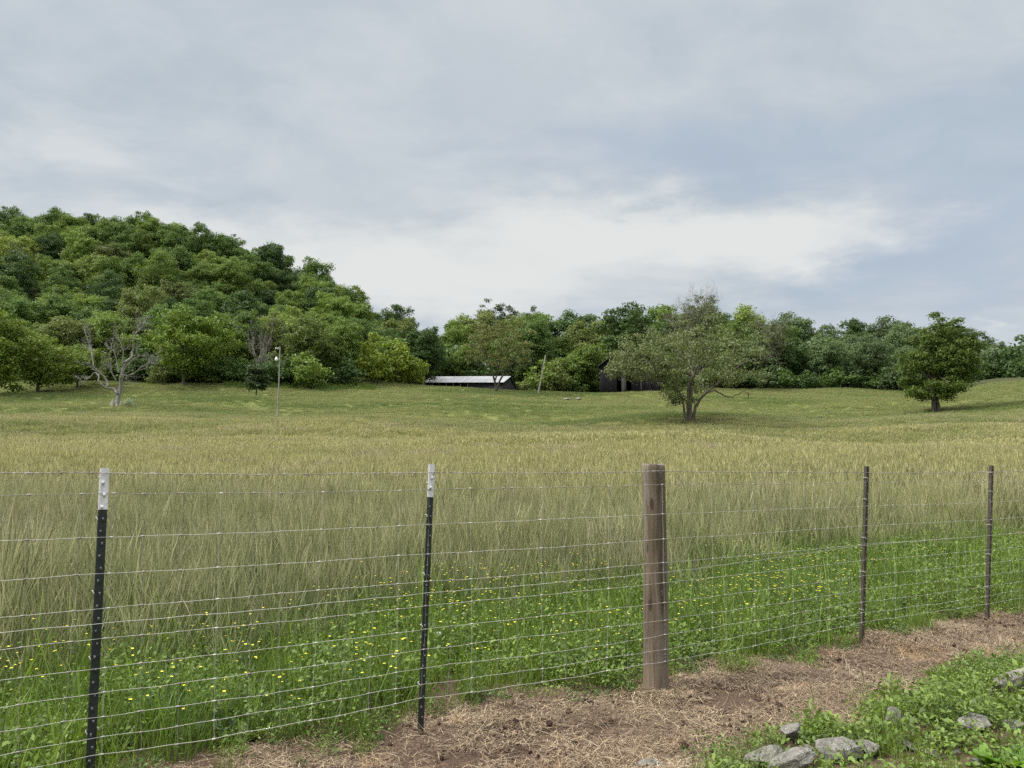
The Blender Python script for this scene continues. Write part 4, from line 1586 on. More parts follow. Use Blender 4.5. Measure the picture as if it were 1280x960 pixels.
def dead_tree():
    base = (144.5, 513)
    g, s = local_frame(*base, 100)
    e = empty('dead_tree', g)
    tag(e, 'bleached leafless dead tree standing in the field at the left', 'dead tree')
    mb = MB()
    sketch(mb, g, s, base, [
        (crop4([(540, 870), (548, 700), (556, 600), (565, 545), (590, 480)]), 0.43, 0.24)], tw=0)
    mb.build('trunk', M_BARK_PALE, e, True)
    limbs = [
        (crop4([(585, 500), (612, 440), (622, 350), (630, 280), (660, 210), (685, 140)]), 0.24, 0.05),
        (crop4([(640, 260), (675, 240), (705, 185)]), 0.10, 0.03),
        (crop4([(548, 750), (505, 708), (445, 702), (400, 650), (388, 600), (340, 575), (300, 625)]), 0.26, 0.05),
        (crop4([(465, 690), (450, 640), (410, 590), (380, 550), (355, 460), (320, 390), (285, 300), (245, 190)]), 0.22, 0.04),
        (crop4([(345, 440), (300, 400), (270, 340)]), 0.09, 0.03),
        (crop4([(548, 580), (535, 500), (512, 410), (470, 370)]), 0.17, 0.04),
        (crop4([(572, 500), (575, 400), (530, 300)]), 0.15, 0.04),
        (crop4([(570, 600), (640, 600), (700, 545), (760, 500), (810, 470)]), 0.13, 0.03),
        (crop4([(640, 600), (720, 560), (850, 535)]), 0.09, 0.03),
        (crop4([(590, 560), (640, 500), (690, 450), (745, 430)]), 0.10, 0.03),
        (crop4([(560, 620), (600, 600), (628, 630)]), 0.09, 0.03),
        (crop4([(530, 640), (490, 570), (465, 460)]), 0.11, 0.03)]
    for l in limbs:
        mb = MB()
        sketch(mb, g, s, base, [l], tw=4, twl=1.5, twr=0.022, depth=0.5, tdepth=3)
        mb.build('limb', M_BARK_PALE, e, True)
    mb = MB()
    for k in range(7):
        a = k * 0.9
        x = 0.62 * math.cos(a)
        y = 0.62 * math.sin(a)
        limb(mb, (x, y, -0.2), (x * 0.9, y * 0.9, R.uniform(0.5, 1.1)), 0.16, 0.05, 6, 0.05, 4)
    mb.build('stripped_bark', M_BARK_WHITE, e, True)
    # pale flowering bush at its foot
    P = at(160, 513, 99.5)
    b = MB()
    C, S = crown_clumps(12, 0.8, 0.5, 0.5, 9, cr=(0.25, 0.45))
    foliage(b, C, S, 260, 0.09)
    o = b.build('flowering_bush', leafy('pale_blossom', (0.40, 0.44, 0.26), 0.4, 0.25))
    o.location = (P[0], P[1], float(ground_z(P[0], P[1])))
    tag(o, 'small pale flowering bush at the foot of the dead tree', 'bush')


dead_tree()


def solo(name, label, px, py, Y, kinds, color, scale=1.0, sz=1.0, cat='tree', rz=None, group=None):
    P = at(px, py, Y)
    return plant(kinds, name, P[0], P[1], scale, color, cat, label, group, rz, sz=sz)


# left bright front trees
BR1 = tree_protos(301, 14, 5.6, 6.4, 6.3, 85, (1.0, 1.8), 110, 0.20, M_LEAF, M_BARK_MID, 0.3, 10, 0.25, 0.22)
BR2 = tree_protos(302, 12, 6.2, 6.0, 5.5, 85, (0.9, 1.7), 120, 0.19, M_LEAF, M_BARK_MID, 0.3, 10, 0.25, 0.22)
solo('broadleaf_tree', 'tall yellow-green tree at the left edge where the field ends', -8, 497, 116, BR1, (0.137, 0.195, 0.031), 1.08, 1.0)
solo('broadleaf_tree', 'yellow-green spreading tree second from the left edge, before the hill', 48, 488, 124, BR2, (0.146, 0.202, 0.034), 1.0, 1.02)
solo('broadleaf_tree', 'lower light green tree just left of the bleached dead tree', 96, 482, 131, FOREST[5], (0.111, 0.169, 0.031), 0.72, 0.85)
solo('broadleaf_tree', 'round bright-green tree at the foot of the hill right of the dead tree', 230, 478, 135, BR2, (0.130, 0.195, 0.029), 1.20, 1.08, rz=1.0)
solo('broadleaf_tree', 'broad olive green tree at the wood edge behind the lamp pole', 386, 481, 142, BR1, (0.108, 0.149, 0.035), 0.98, 1.02)
solo('broadleaf_tree', 'light green tree at the wood edge between dead tree and round tree', 172, 479, 144, FOREST[0], (0.100, 0.140, 0.034), 0.78)
solo('broadleaf_tree', 'deep green tree at the wood edge behind the little dark cedar', 300, 480, 150, FOREST[3], (0.070, 0.126, 0.027), 0.9)
# yellow thicket
for k, (px, Y, s, lab) in enumerate([(468, 150, 1.75, 'larger left bush of the yellow-green thicket by the shed'), (495, 152, 1.85, 'taller middle bush of the yellow-green thicket by the shed'), (516, 153, 1.25, 'low right bush of the yellow-green thicket by the shed')]):
    solo('thicket_bush', lab, px, 482, Y, SHRUB[k % 3], (0.174, 0.228, 0.031), s, 1.25, 'shrub', group='bushes of the yellow-green thicket')
# tall see-through trees on the skyline
TALL = tree_protos(311, 18, 5.6, 6.2, 11.4, 120, (0.7, 1.3), 100, 0.18, M_LEAF, M_BARK, 0.3, 12, 0.6, 0.34)
solo('skyline_tree', 'tall dark see-through tree sticking up from the ridge above the lamp pole', 336, 378, 246, TALL, (0.040, 0.066, 0.020), 1.02)
solo('skyline_tree', 'dark knobbly tree rising from the ridge left of the see-through tree', 284, 352, 246, TALL, (0.044, 0.072, 0.020), 0.92)
solo('skyline_tree', 'tall dark tree top rising over the belt above the long shed', 625, 470, 225, TALL, (0.044, 0.070, 0.022), 1.3)
solo('skyline_tree', 'dark wide-topped tree rising over the belt behind the airy olive tree', 655, 472, 226, TALL, (0.044, 0.070, 0.022), 1.2)
BARN_T = tree_protos(312, 16, 5.0, 5.2, 11.2, 60, (1.0, 1.8), 85, 0.22, M_LEAF, M_BARK, 0.34, 12, 0.5, 0.3)
solo('skyline_tree', 'big dark green tree towering directly behind the black barn', 786, 493, 166, BARN_T, (0.052, 0.094, 0.023), 1.18)

# bare grey tree and small cedar
def bare_tree(name, label, px, py, Y, H, spread, mat, n=9, leaf=None, color=None, cat='dead tree'):
    P = at(px, py, Y)
    e = empty(name, (P[0], P[1], float(ground_z(P[0], P[1]))))
    tag(e, label, cat)
    mb = MB()
    p = limb(mb, (0, 0, -0.3), (0.1, 0, H * 0.5), 0.16, 0.09, 7, 0.03, 7)
    ends = []
    for k in range(n):
        a = k * 2.4
        z0 = p[int(R.integers(2, 7))]
        ht = R.uniform(0.72, 1.0) * H
        ex = np.array([math.cos(a), math.sin(a), 0]) * spread * R.uniform(0.3, 1.0)
        q = limb(mb, z0, ex + np.array([0, 0, ht]), 0.08, 0.025, 5, 0.08, 7)
        twigs(mb, q, 0.026, 3, H * 0.15, 4, 0.12, 0.35)
        ends.append(q)
    mb.build('trunk', mat, e, True)
    if leaf is not None:
        mb = MB()
        pts = np.concatenate([q[2:] for q in ends])
        for _ in range(leaf):
            c = pts[int(R.integers(len(pts)))] + R.normal(0, 0.55, 3)
            foliage(mb, [c], [0.6], 75, 0.15, 0.8)
        c = mb.build('crown', M_LEAF_GREY, e)
        c.color = tuple(color) + (1,)
    return e


M_TWIG = bark('grey_twigs', (0.13, 0.12, 0.10), (0.26, 0.24, 0.21))
bare_tree('bare_tree', 'grey leafless bushy tree behind the little dark cedar', 321, 484, 136, 11.0, 3.4, M_TWIG, 12)
bare_tree('bare_tree', 'grey half-dead tree high on the wooded hill near the left edge', 17, 340, 205, 16.0, 3.0, M_TWIG, 9)
CED = tree_protos(321, 5, 1.75, 2.1, 3.0, 44, (0.5, 0.85), 260, 0.15, M_LEAF, M_BARK, 0.13, 6, 0.0, 0.1)
solo('cedar_tree', 'little dark round cedar standing alone left of the lamp pole', 320, 493, 122, CED, (0.050, 0.080, 0.030), 1.12, 1.05)

# ---- dense lone tree on the right
LONE = tree_protos(331, 14, 5.3, 5.9, 8.2, 150, (0.75, 1.4), 190, 0.155, M_LEAF, M_BARK_MID, 0.34, 16, 0.3, 0.22)


def lone_tree():
    P = at(1171, 515, 110)
    e = empty('oak_tree', (P[0], P[1], float(ground_z(P[0], P[1]))), 0.0)
    tag(e, 'dense rounded dark green lone tree on the slope at the right', 'tree')
    tb = MB()
    C, S = crown_clumps(180, 5.3, 6.9, 8.3, 331, low=0.1, irr=0.16, cr=(0.75, 1.3))
    # the crown narrows toward the bottom
    k = np.clip((C[:, 2] + 1.0) / 6.0, 0.35, 1)
    C[:, :2] *= k[:, None]
    C = C[C[:, 2] > 1.9]
    C[:, 0] += 1.5 * np.clip((C[:, 2] - 1) / 5, 0.2, 1)
    th, rr = R.uniform(0, 6.28, 46), 4.3 * np.sqrt(R.uniform(0.05, 1, 46))
    C = np.concatenate([C, np.stack([rr * np.cos(th), rr * np.sin(th), 1.7 + 0.25 * rr + R.uniform(0, 1.6, 46)], 1)])
    S = np.concatenate([S, R.uniform(0.7, 1.1, 60)])
    S = S[:len(C)]
    for dx in (-0.45, 0.35):
        p = limb(tb, (dx, 0, -0.4), (dx * 1.6, 0.2, 7.5), 0.38, 0.16, 10, 0.02, 9)
        for i in R.permutation(len(C))[:16]:
            limb(tb, p[int(R.integers(3, 8))], C[i], 0.11, 0.03, 6, 0.08, 6)
    tb.build('trunk', M_BARK_MID, e, True)
    mb = MB()
    foliage(mb, C, S, 185, 0.15)
    c = mb.build('crown', M_LEAF, e)
    c.color = (0.084, 0.128, 0.024, 1)


lone_tree()


# ---- the big spreading tree in the middle
def spreading_tree():
    base = (861, 529)
    g, s = local_frame(*base, 85)
    e = empty('spreading_tree', g)
    tag(e, 'big spreading thin-leaved tree with several stems in mid field', 'tree')
    mb = MB()
    sketch(mb, g, s, base, [
        ([(862, 531), (863, 510), (865, 490), (867, 472), (864, 455)], 0.40, 0.22),
        ([(857, 531), (856, 512), (855, 500), (850, 488), (842, 476)], 0.20, 0.10),
        ([(866, 531), (869, 512), (876, 500), (884, 491), (896, 482), (908, 470)], 0.28, 0.15),
        ([(860, 531), (860, 505), (862, 480), (872, 462), (885, 448)], 0.22, 0.12)], tw=0, depth=0.12)
    mb.build('trunk', M_BARK_MID, e, True)
    limbs = [([(864, 460), (858, 440), (852, 420), (850, 400)], 0.16, 0.05), ([(866, 470), (850, 462), (828, 455), (805, 452)], 0.15, 0.05),
             ([(866, 475), (880, 455), (892, 432), (902, 410)], 0.16, 0.05), ([(896, 482), (915, 465), (935, 452), (955, 446)], 0.14, 0.04),
             ([(905, 472), (918, 450), (928, 425)], 0.12, 0.04), ([(850, 488), (832, 478), (812, 474)], 0.11, 0.04),
             ([(860, 450), (842, 432), (822, 418)], 0.13, 0.04), ([(868, 462), (868, 430), (874, 402)], 0.13, 0.04)]
    tips = []
    for l in limbs:
        mb = MB()
        for pts, r0, r1 in [l]:
            pts = np.array(pts, float)
            yy = np.linspace(0, R.uniform(-2.4, 2.8), len(pts))
            P = np.stack([(pts[:, 0] - base[0]) * s, yy, (base[1] - pts[:, 1]) * s], 1)
            t, tt = np.linspace(0, 1, len(P)), np.linspace(0, 1, 12)
            Q = np.stack([np.interp(tt, t, P[:, k]) for k in range(3)], 1)
            Q[1:-1] += R.normal(0, 0.06, (10, 3))
            tube(mb, Q, r0 + (r1 - r0) * tt, 7)
            twigs(mb, Q, 0.035, 2, 2.0, 5, 0.1, 0.15)
        mb.build('limb', M_BARK_MID, e, True)
    mb = MB()
    sketch(mb, g, s, base, [([(884, 491), (893, 489), (905, 496), (916, 497), (930, 490), (936, 491), (939, 499)], 0.13, 0.03)], tw=2, twl=0.8, up=-0.1)
    mb.build('drooping_limb', M_BARK, e, True)['label'] = 'long bare limb drooping out to the right'
    mb = MB()
    sketch(mb, g - 0, s, base, [([(881, 491), (877, 481), (874, 474), (868, 471)], 0.10, 0.05), ([(866, 470), (861, 452), (857, 436), (856, 428)], 0.11, 0.06)], tw=0)
    for v in mb.v:
        v[:, 1] -= 0.6
    mb.build('dead_limb', M_BARK_WHITE, e, True)['label'] = 'bleached dead limb'
    # light, gappy crown of small leaf sprays
    C, S = crown_clumps(300, 8.9, 5.4, 6.9, 341, low=0.2, irr=0.2, cr=(0.55, 1.05))
    C = C[(C[:, 2] > 2.4)]
    keep = ~((C[:, 2] < 4.4) & (C[:, 0] > 1.5))
    keep &= ~((C[:, 0] < -3.0) & (C[:, 2] < 5.0))
    C = C[keep]
    C[:, :2] *= (1 + 0.32 * np.clip((C[:, 2] - 7.5) / 4, 0, 1))[:, None]
    C = np.concatenate([C, np.stack([R.uniform(-9.1, -1.5, 80), R.normal(0, 1.8, 80), R.uniform(5.2, 8.2, 80)], 1),
                        np.stack([R.uniform(-3.0, 0.2, 16), R.normal(-0.6, 0.8, 16), R.uniform(2.1, 4.2, 16)], 1)])
    S = R.uniform(0.55, 1.05, len(C))
    mb = MB()
    foliage(mb, C, S, 112, 0.115, 0.75, fill=0.6)
    c = mb.build('crown', M_LEAF_GREY, e)
    c.color = (0.138, 0.170, 0.070, 1)


spreading_tree()
bare_tree('sparse_tree', 'thin grey-green domed treetop showing over the big spreading tree', 872, 490, 160, 20.4, 5.6, M_TWIG, 26, 500, (0.124, 0.143, 0.072), 'tree')
bare_tree('sparse_tree', 'thin twiggy treetop against the sky right of the big spreading tree', 965, 487, 172, 16.5, 4.0, M_TWIG, 10, 320, (0.117, 0.137, 0.065), 'tree')


# ---- the airy olive tree before the shed
def airy_tree():
    base = (620, 493)
    g, s = local_frame(*base, 148)
    e = empty('airy_tree', g)
    tag(e, 'airy olive-leaved tree with forked trunk in front of the long shed', 'tree')
    mb = MB()
    sketch(mb, g, s, base, [([(620, 495), (620, 484), (617, 474), (612, 460), (606, 440), (600, 425)], 0.42, 0.08), ([(621, 490), (625, 478), (632, 466), (642, 452), (650, 436)], 0.34, 0.08),
                            ([(619, 478), (624, 460), (626, 440), (628, 420)], 0.22, 0.06), ([(616, 470), (600, 462), (588, 455)], 0.15, 0.05), ([(632, 466), (650, 462), (664, 455)], 0.14, 0.05)],
           tw=4, twl=2.0, twr=0.045, depth=0.5)
    mb.build('trunk', M_BARK, e, True)
    C, S = crown_clumps(150, 8.0, 6.2, 9.4, 351, low=0.3, irr=0.16, cr=(0.7, 1.25))
    mb = MB()
    foliage(mb, C, S, 72, 0.15, 0.7, fill=0.6)
    c = mb.build('crown', M_LEAF_GREY, e)
    c.color = (0.135, 0.150, 0.048, 1)


airy_tree()


# ------------------------------------------------------------------ buildings and poles
M_BOARD = simple('black_weathered_boards', (0.016, 0.015, 0.017), (0.045, 0.042, 0.045), 3.0, 0.85, 0.2, 0.5, stretch=(6, 6, 0.3), bd=0.03)
M_DARKIN = simple('unlit_interior_boards', (0.02, 0.018, 0.016), (0.012, 0.011, 0.01), 2.0, 0.9, 0.1)
M_TIN = simple('galvanised_roof_tin', (0.36, 0.365, 0.37), (0.22, 0.22, 0.225), 0.8, 0.5, 0.4, 0.1, 0.2, stretch=(3, 0.3, 0.3))
M_TINDARK = simple('rusted_roof_tin', (0.035, 0.03, 0.03), (0.06, 0.05, 0.048), 0.9, 0.85, 0.15, 0.1, 0.2)
M_GREYWOOD = simple('grey_weathered_pole', (0.30, 0.275, 0.24), (0.19, 0.17, 0.15), 3.0, 0.85, 0.2, 0.3, stretch=(4, 4, 0.4))
M_BARNDOOR = simple('grey_barn_door', (0.05, 0.047, 0.045), (0.025, 0.024, 0.023), 3.0, 0.85, 0.2, 0.3, stretch=(4, 4, 0.4))
M_PALEWOOD = simple('pale_post_wood', (0.40, 0.37, 0.32), (0.28, 0.26, 0.22), 3.0, 0.85, 0.2, 0.3, stretch=(4, 4, 0.4))
M_LAMPW = simple('white_lamp_housing', (0.80, 0.81, 0.80), (0.7, 0.71, 0.7), 5.0, 0.4, 0.5, 0.0)
M_STEEL = simple('grey_steel_bracket', (0.35, 0.36, 0.36), (0.25, 0.26, 0.26), 8.0, 0.45, 0.5, 0.0, 0.5)


def boards(mb, a, b, z0, z1f, w=0.28, th=0.05, seed=0, skip=()):
    """vertical board wall from a to b; z1f(u) is the top height at fraction u; skip lists (u0,u1,zmax) openings"""
    a, b = np.array(a, float), np.array(b, float)
    L = np.linalg.norm(b - a)
    n = int(L / w)
    d = (b - a) / L
    ang = math.atan2(d[1], d[0])
    r = np.random.default_rng(seed)
    for k in range(n):
        u0, u1 = k / n, (k + 1) / n
        um = (u0 + u1) / 2
        zb = z0
        for s0, s1, zm in skip:
            if s0 < um < s1:
                zb = zm
        zt = z1f(um)
        c = a + (b - a) * um
        off = r.uniform(-0.012, 0.012)
        box(mb, (c[0] - d[1] * off, c[1] + d[0] * off, (zb + zt) / 2), (L / n + 0.002 + r.uniform(0, 0.002), th, zt - zb), 0, ang)


def barn():
    M_BARNW = simple('black_barn_boards', (0.010, 0.009, 0.011), (0.030, 0.027, 0.031), 3.0, 0.9, 0.12, 0.5, stretch=(6, 6, 0.3), bd=0.03)
    P = at(787, 492, 156)
    g = np.array([P[0], P[1], float(ground_z(P[0], P[1]))])
    e = empty('black_barn', g, -0.21)
    tag(e, 'old black wooden barn with open doorway behind the big spreading tree', 'barn')
    W, L, he, hr = 12.4, 16.0, 5.9, 10.4
    top = lambda u: he + (hr - he) * (1 - abs(2 * u - 1))
    z0 = -1.6
    mb = MB()
    boards(mb, (-W / 2, 0), (W / 2, 0), z0, lambda u: top(u) - 0.08, 0.30, 0.06, 1, skip=((0.30, 0.36, 3.1), (0.44, 0.54, 3.4)))
    mb.build('front_wall', M_BARNW, e)
    mb = MB()
    boards(mb, (-W / 2, 0.2), (-W / 2, L), z0, lambda u: he - 0.1, 0.3, 0.06, 2)
    mb.build('side_wall', M_BARNW, e)
    mb = MB()
    boards(mb, (W / 2, 0.2), (W / 2, L), z0, lambda u: he - 0.1, 0.3, 0.06, 3)
    mb.build('side_wall', M_BARNW, e)
    mb = MB()
    boards(mb, (W / 2, L + 0.05), (-W / 2, L + 0.05), z0, lambda u: top(u) - 0.08, 0.3, 0.06, 4)
    boards(mb, (W / 2 - 0.1, L - 0.15), (-W / 2 + 0.1, L - 0.15), z0, lambda u: top(u) - 0.2, 0.37, 0.06, 5)  # inner lining added to keep sky light out of the board gaps
    box(mb, (0, L / 2, z0 + 0.6), (W - 0.3, L - 0.3, 0.1))
    mb.build('back_wall', M_DARKIN, e)
    rf = MB()
    for sg in (-1, 1):
        ang = math.atan2(hr - he, W / 2)
        ln = math.hypot(hr - he, W / 2) + 0.4
        ca, sa = math.cos(ang) * sg, math.sin(ang)
        for k in range(int((L + 1.2) / 0.8)):
            y0 = -0.6 + k * 0.8
            v = []
            for (q, dz) in ((0, 0), (ln, 0)):
                for (yy, bz) in ((y0, 0.0), (y0 + 0.08, 0.05), (y0 + 0.16, 0.0), (y0 + 0.8, 0.0)):
                    v.append([ca * q, yy, hr + 0.08 - sa * q + bz])
            v = np.array(v)
            lo = v.copy()
            lo[:, 2] -= 0.07
            f = [[i, i + 1, i + 5, i + 4] for i in range(3)]
            rf.add(v, f)
            rf.add(lo, f)
        for yy in (-0.6, L + 0.6 - 0.02):
            a = np.array([0, yy, hr + 0.05]); b = np.array([ca * ln, yy, hr + 0.05 - sa * ln])
            tube(rf, [a, b], 0.09, 4)
        tube(rf, [(ca * ln, -0.6, hr + 0.03 - sa * ln), (ca * ln, L + 0.6, hr + 0.03 - sa * ln)], 0.07, 4)
    rf.build('roof', M_TINDARK, e)
    d = MB()
    box(d, (-1.1, -0.14, 0.9), (0.9, 0.07, 4.6), 0, 0.0)
    d.build('door', M_BARNDOOR, e)
    for x in (-W * 0.12, W * 0.2):
        d = MB()
        box(d, (x, -0.08, 0.8), (0.3, 0.1, 4.6))
        d.build('door_post', M_BARNDOOR, e)


barn()


def shed():
    P = at(628, 487, 166)
    gz = float(at(628, 488.5, 166)[2])
    e = empty('long_shed', (P[0], P[1], gz), math.radians(-18))
    e.rotation_euler = (0, 0.034, math.radians(-18))
    tag(e, 'long low open-fronted shed with a pale tin roof behind the crest', 'shed')
    # local x runs back along the shed to the left (negative), y to the rear
    L, W, he, hr = 19.2, 9.5, 1.95, 3.85
    zb = -3.2
    rf = MB()
    for sg in (-1, 1):
        n = int(L / 0.5)
        for k in range(n + 2):
            x0 = -L - 0.4 + k * (L + 0.8) / (n + 2)
            x1 = x0 + (L + 0.8) / (n + 2)
            yr, ye = W / 2, (W / 2) + sg * (W / 2 + 0.45)
            ze = he - 0.12
            v = []
            for yy, zz in ((yr, hr), (ye, ze)):
                for xx, bz in ((x0, 0), (x0 + 0.05, 0.035), (x0 + 0.1, 0), (x1, 0)):
                    v.append([xx, yy, zz + 0.06 + bz])
            v = np.array(v)
            lo = v - np.array([0, 0, 0.05])
            f = [[i, i + 1, i + 5, i + 4] for i in range(3)]
            rf.add(v, f)
            rf.add(lo, f)
        tube(rf, [(-L - 0.4, ye, ze + 0.03), (0.4, ye, ze + 0.03)], 0.05, 4)
    rf.build('roof', M_TIN, e)
    gb = MB()
    boards(gb, (0, 0), (0, W), zb, lambda u: he + (hr - he) * (1 - abs(2 * u - 1)) - 0.05, 0.3, 0.06, 8)
    gb.build('end_wall', M_BOARD, e)
    gb = MB()
    boards(gb, (-L, W), (-L, 0), zb, lambda u: he + (hr - he) * (1 - abs(2 * u - 1)) - 0.05, 0.3, 0.06, 9)
    gb.build('end_wall', M_BOARD, e)
    gb = MB()
    boards(gb, (0, W - 0.1), (-L, W - 0.1), zb, lambda u: he - 0.05, 0.3, 0.06, 10)
    gb.build('rear_wall', M_DARKIN, e)
    gb = MB()
    boards(gb, (-L * 0.42, 0), (-0.1, 0), zb, lambda u: he - 0.1, 0.3, 0.06, 11)
    gb.build('front_wall', M_BOARD, e)
    for k in range(7):
        x = -L * 0.44 - k * (L * 0.56 - 0.2) / 6
        m = MB()
        box(m, (x, 0.05, (zb + he) / 2 - 0.05), (0.16, 0.16, he - zb - 0.1))
        m.build('support_post', M_PALEWOOD, e)


shed()


def lamp_pole():
    base, top = at(347, 521, 98), at(350, 433, 98)
    base[2] = float(ground_z(base[0], base[1])) - 0.0
    e = empty('lamp_pole', base)
    tag(e, 'tall thin grey pole with a white yard lamp in the left of the field', 'lamp pole')
    d = top - base
    m = MB()
    tube(m, [(0, 0, -0.4), d * 0.5 + np.array([0.02, 0, 0]), d], [0.10, 0.088, 0.07], 10)
    m.build('pole', M_GREYWOOD, e, True)
    m = MB()
    tube(m, [d * 0.002, d * 0.095], [0.115, 0.112], 10)
    m.build('base_sleeve', M_PALEWOOD, e, True)
    m = MB()
    q = d * 0.82
    tube(m, [q, q + np.array([-0.25, 0, 0.05]), q + np.array([-0.42, 0, 0.12])], 0.04, 6)
    m.build('lamp_arm', M_STEEL, e, True)
    m = MB()
    c = q + np.array([-0.42, -0.02, 0])
    zs = [(-0.20, 0.16), (-0.18, 0.19), (0.04, 0.19), (0.10, 0.13), (0.26, 0.11), (0.30, 0.04)]
    ph = np.arange(14) * 2 * math.pi / 14
    v = np.concatenate([np.stack([c[0] + r * np.cos(ph), c[1] + r * np.sin(ph), c[2] + z + 0 * ph], 1) for z, r in zs])
    idx = np.arange(len(zs) * 14).reshape(len(zs), 14)
    nx = np.roll(idx, -1, 1)
    m.add(v, np.stack([idx[:-1], nx[:-1], nx[1:], idx[1:]], -1).reshape(-1, 4))
    m.add(v[-14:], [list(range(14))])
    m.add(v[:14], [list(range(14))[::-1]])
    m.build('lamp_head', M_LAMPW, e, True)
    m = MB()
    q = d * 0.965
    tube(m, [q + np.array([-0.62, 0, 0.02]), q + np.array([0.12, 0, -0.02])], 0.05, 5)
    m.build('crossarm', M_STEEL, e)
    for dx in (-0.55, -0.25):
        m = MB()
        tube(m, [q + np.array([dx, 0, 0.03]), q + np.array([dx, 0, 0.14]), q + np.array([dx, 0, 0.2])], [0.06, 0.075, 0.04], 8)
        m.build('insulator', M_LAMPW, e, True)


lamp_pole()


def leaning_pole():
    b, t = at(672.5, 495, 147), at(682, 444, 147)
    b[2] = float(ground_z(b[0], b[1]))
    e = empty('leaning_pole', b)
    tag(e, 'bare pale wooden pole leaning to the right on the crest', 'pole')
    d = t - b
    m = MB()
    tube(m, [-d * 0.04, d * 0.35, d * 0.7, d], [0.17, 0.16, 0.145, 0.12], 10)
    m.build('pole_shaft', M_PALEWOOD, e, True)
    m = MB()
    q = d * 0.93
    tube(m, [q + np.array([-0.2, 0, 0]), q + np.array([0.22, 0.0, 0.02])], 0.05, 6)
    m.build('bolt', M_STEEL, e)


leaning_pole()


# tall weeds along the foot of the wood
def edge_weeds():
    n = 900
    px = R.uniform(280, 470, n)
    Y = 137 + R.normal(0, 1.6, n) + (px > 430) * 3
    P = np.array([at(p, 480, y) for p, y in zip(px, Y)])
    z = ground_z(P[:, 0], P[:, 1])
    kinds = [tuft(0.5, 40, 12, 0.9, 1.3, 0.06, 0.04, k).mesh('tall_weed', M_WEED) for k in range(3)]
    sc = R.uniform(0.35, 0.85, n)
    scatter('edge_weeds', 'tall green weeds along the foot of the wood behind the lamp pole', 'weeds', kinds, np.stack([P[:, 0], P[:, 1], z], 1), zrot(n), np.stack([sc] * 3, 1), R.integers(0, 3, n))


edge_weeds()

# ------------------------------------------------------------------ sky and light
SUN_AZ, SUN_EL = math.radians(-102), math.radians(43)      # measured from straight ahead, clockwise positive


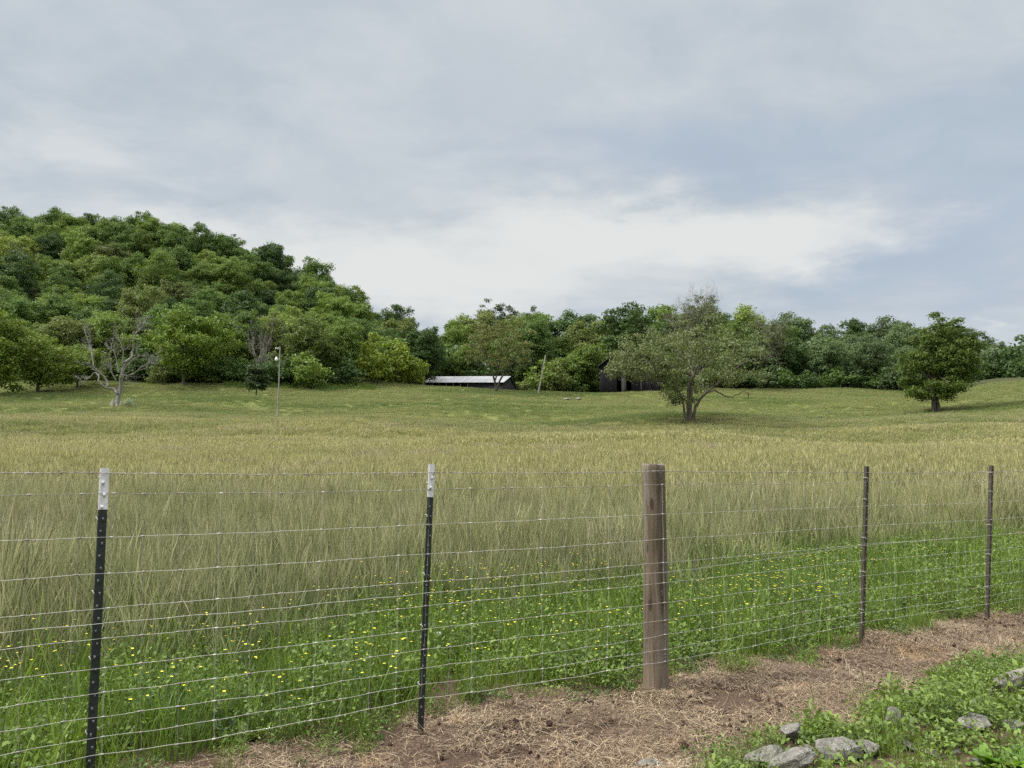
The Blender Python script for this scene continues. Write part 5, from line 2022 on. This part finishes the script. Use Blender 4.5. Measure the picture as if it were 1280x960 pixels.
def sky():
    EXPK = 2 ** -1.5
    w = bpy.data.worlds.new('World')
    scene.world = w
    w.use_nodes = True
    nt = w.node_tree
    nt.nodes.clear()
    sk = N_(nt, 'ShaderNodeTexSky', sky_type='NISHITA', sun_disc=False)
    sk.sun_elevation, sk.sun_rotation = SUN_EL, SUN_AZ
    sk.air_density, sk.dust_density = 1.0, 2.0
    tc = N_(nt, 'ShaderNodeTexCoord')
    d = tc.outputs['Generated']
    sep = N_(nt, 'ShaderNodeSeparateXYZ')
    nt.links.new(d, sep.inputs[0])
    X, Y, Z = sep.outputs
    deg = 180 / math.pi
    az = mth(nt, 'MULTIPLY', mth(nt, 'ARCTAN2', X, Y), deg)
    el = mth(nt, 'MULTIPLY', mth(nt, 'ARCSINE', Z), deg)
    # cloud deck seen in perspective
    zz = mth(nt, 'ADD', mth(nt, 'MAXIMUM', Z, 0.0), 0.16)
    cl = N_(nt, 'ShaderNodeCombineXYZ')
    nt.links.new(mth(nt, 'DIVIDE', X, zz), cl.inputs[0])
    nt.links.new(mth(nt, 'DIVIDE', Y, zz), cl.inputs[1])
    P = cl.outputs[0]
    n1 = noise(nt, scaled(nt, P, (0.85, 1.0, 1)), 1.15, 8, 0.58, 0.5)
    n2 = noise(nt, scaled(nt, P, (1.0, 1.3, 1)), 3.1, 8, 0.6, 0.3)
    nw = N_(nt, 'ShaderNodeTexNoise', ins={'Scale': 2.3, 'Detail': 7.0, 'Roughness': 0.6})
    nt.links.new(P, nw.inputs['Vector'])
    sw = N_(nt, 'ShaderNodeSeparateColor')
    nt.links.new(nw.outputs['Color'], sw.inputs[0])
    wa = mth(nt, 'ADD', az, mapr(nt, sw.outputs[0], 0, 1, -11, 11))
    we = mth(nt, 'ADD', el, mapr(nt, sw.outputs[1], 0, 1, -4.4, 4.4))

    def lobe(px, py, sx, sy, a=None, e=None, sharp=None):
        P0 = at(px, py, 1.0) - np.array([0, 0, ZC])
        a0 = math.degrees(math.atan2(P0[0], P0[1]))
        e0 = math.degrees(math.asin(P0[2] / np.linalg.norm(P0)))
        da = mth(nt, 'DIVIDE', mth(nt, 'SUBTRACT', wa, a0), sx / F * deg * 0.85)
        de = mth(nt, 'DIVIDE', mth(nt, 'SUBTRACT', we, e0), sy / F * deg * 0.9)
        r2 = mth(nt, 'ADD', mth(nt, 'MULTIPLY', da, da), mth(nt, 'MULTIPLY', de, de))
        return mth(nt, 'EXPONENT', mth(nt, 'MULTIPLY', r2, -1.0))

    base = mixc(nt, mapr(nt, n1, 0.34, 0.66, 0, 1, True), (0.480, 0.556, 0.625), (0.610, 0.658, 0.698))
    base = mixc(nt, mapr(nt, n2, 0.42, 0.70, 0, 0.65), base, (0.70, 0.735, 0.76))
    # blue-grey thicker belt to the lower right
    dk = mth(nt, 'ADD', lobe(1200, 290, 190, 110), mth(nt, 'MULTIPLY', lobe(860, 195, 300, 42), 0.95), clamp=True)
    base = mixc(nt, mth(nt, 'MULTIPLY', dk, 0.85), base, (0.440, 0.525, 0.640))
    # brighter breaks
    br = mth(nt, 'MULTIPLY', lobe(800, 287, 250, 44), 1.25)
    br = mth(nt, 'ADD', br, mth(nt, 'MULTIPLY', lobe(1020, 298, 150, 34), 0.75))
    br = mth(nt, 'ADD', br, mth(nt, 'MULTIPLY', lobe(330, 310, 330, 52), 0.85))
    br = mth(nt, 'ADD', br, mth(nt, 'MULTIPLY', lobe(600, 365, 330, 55), 0.75))
    br = mth(nt, 'ADD', br, mth(nt, 'MULTIPLY', lobe(70, 165, 110, 55), 0.50))
    br = mth(nt, 'ADD', br, mth(nt, 'MULTIPLY', lobe(680, 205, 150, 20), 0.35))
    br = mth(nt, 'ADD', br, mth(nt, 'MULTIPLY', lobe(1246, 404, 22, 16), 0.55))
    br = mth(nt, 'ADD', br, mapr(nt, n2, 0.3, 0.7, -0.16, 0.16))
    brm = mapr(nt, br, 0.06, 1.12, 0, 1, True)
    cloud = mixc(nt, brm, base, (0.80, 0.815, 0.80))
    skyc = mixc(nt, 1.0, sk.outputs[0], (0.10, 0.10, 0.10), 'MULTIPLY')
    col = mixc(nt, 0.94, skyc, cloud)
    # sky in view dimmed for exposure; unseen overhead brightness added to light the ground
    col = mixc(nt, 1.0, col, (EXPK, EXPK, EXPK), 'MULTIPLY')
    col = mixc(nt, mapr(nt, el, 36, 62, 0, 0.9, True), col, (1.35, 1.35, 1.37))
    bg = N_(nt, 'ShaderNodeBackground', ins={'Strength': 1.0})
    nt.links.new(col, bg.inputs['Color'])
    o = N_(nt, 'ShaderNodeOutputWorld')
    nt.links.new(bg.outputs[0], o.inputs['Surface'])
    sd = bpy.data.lights.new('sun', 'SUN')
    sd.energy, sd.angle, sd.color = 1.5, math.radians(10), (1.0, 0.965, 0.90)
    so = bpy.data.objects.new('sun', sd)
    COL.objects.link(so)
    dv = Vector((math.sin(SUN_AZ) * math.cos(SUN_EL), math.cos(SUN_AZ) * math.cos(SUN_EL), math.sin(SUN_EL)))
    so.rotation_euler = dv.to_track_quat('Z', 'Y').to_euler()
    so.location = (0, 0, 120)


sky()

vs = scene.view_settings
vs.view_transform, vs.look, vs.gamma, vs.exposure = 'Standard', 'None', 1.0, 1.5
vs.use_curve_mapping = False
cy = scene.cycles
cy.max_bounces, cy.diffuse_bounces, cy.glossy_bounces, cy.transmission_bounces = 6, 3, 2, 4
cy.use_denoising = False
cy.use_adaptive_sampling = True
cy.adaptive_threshold = 0.015
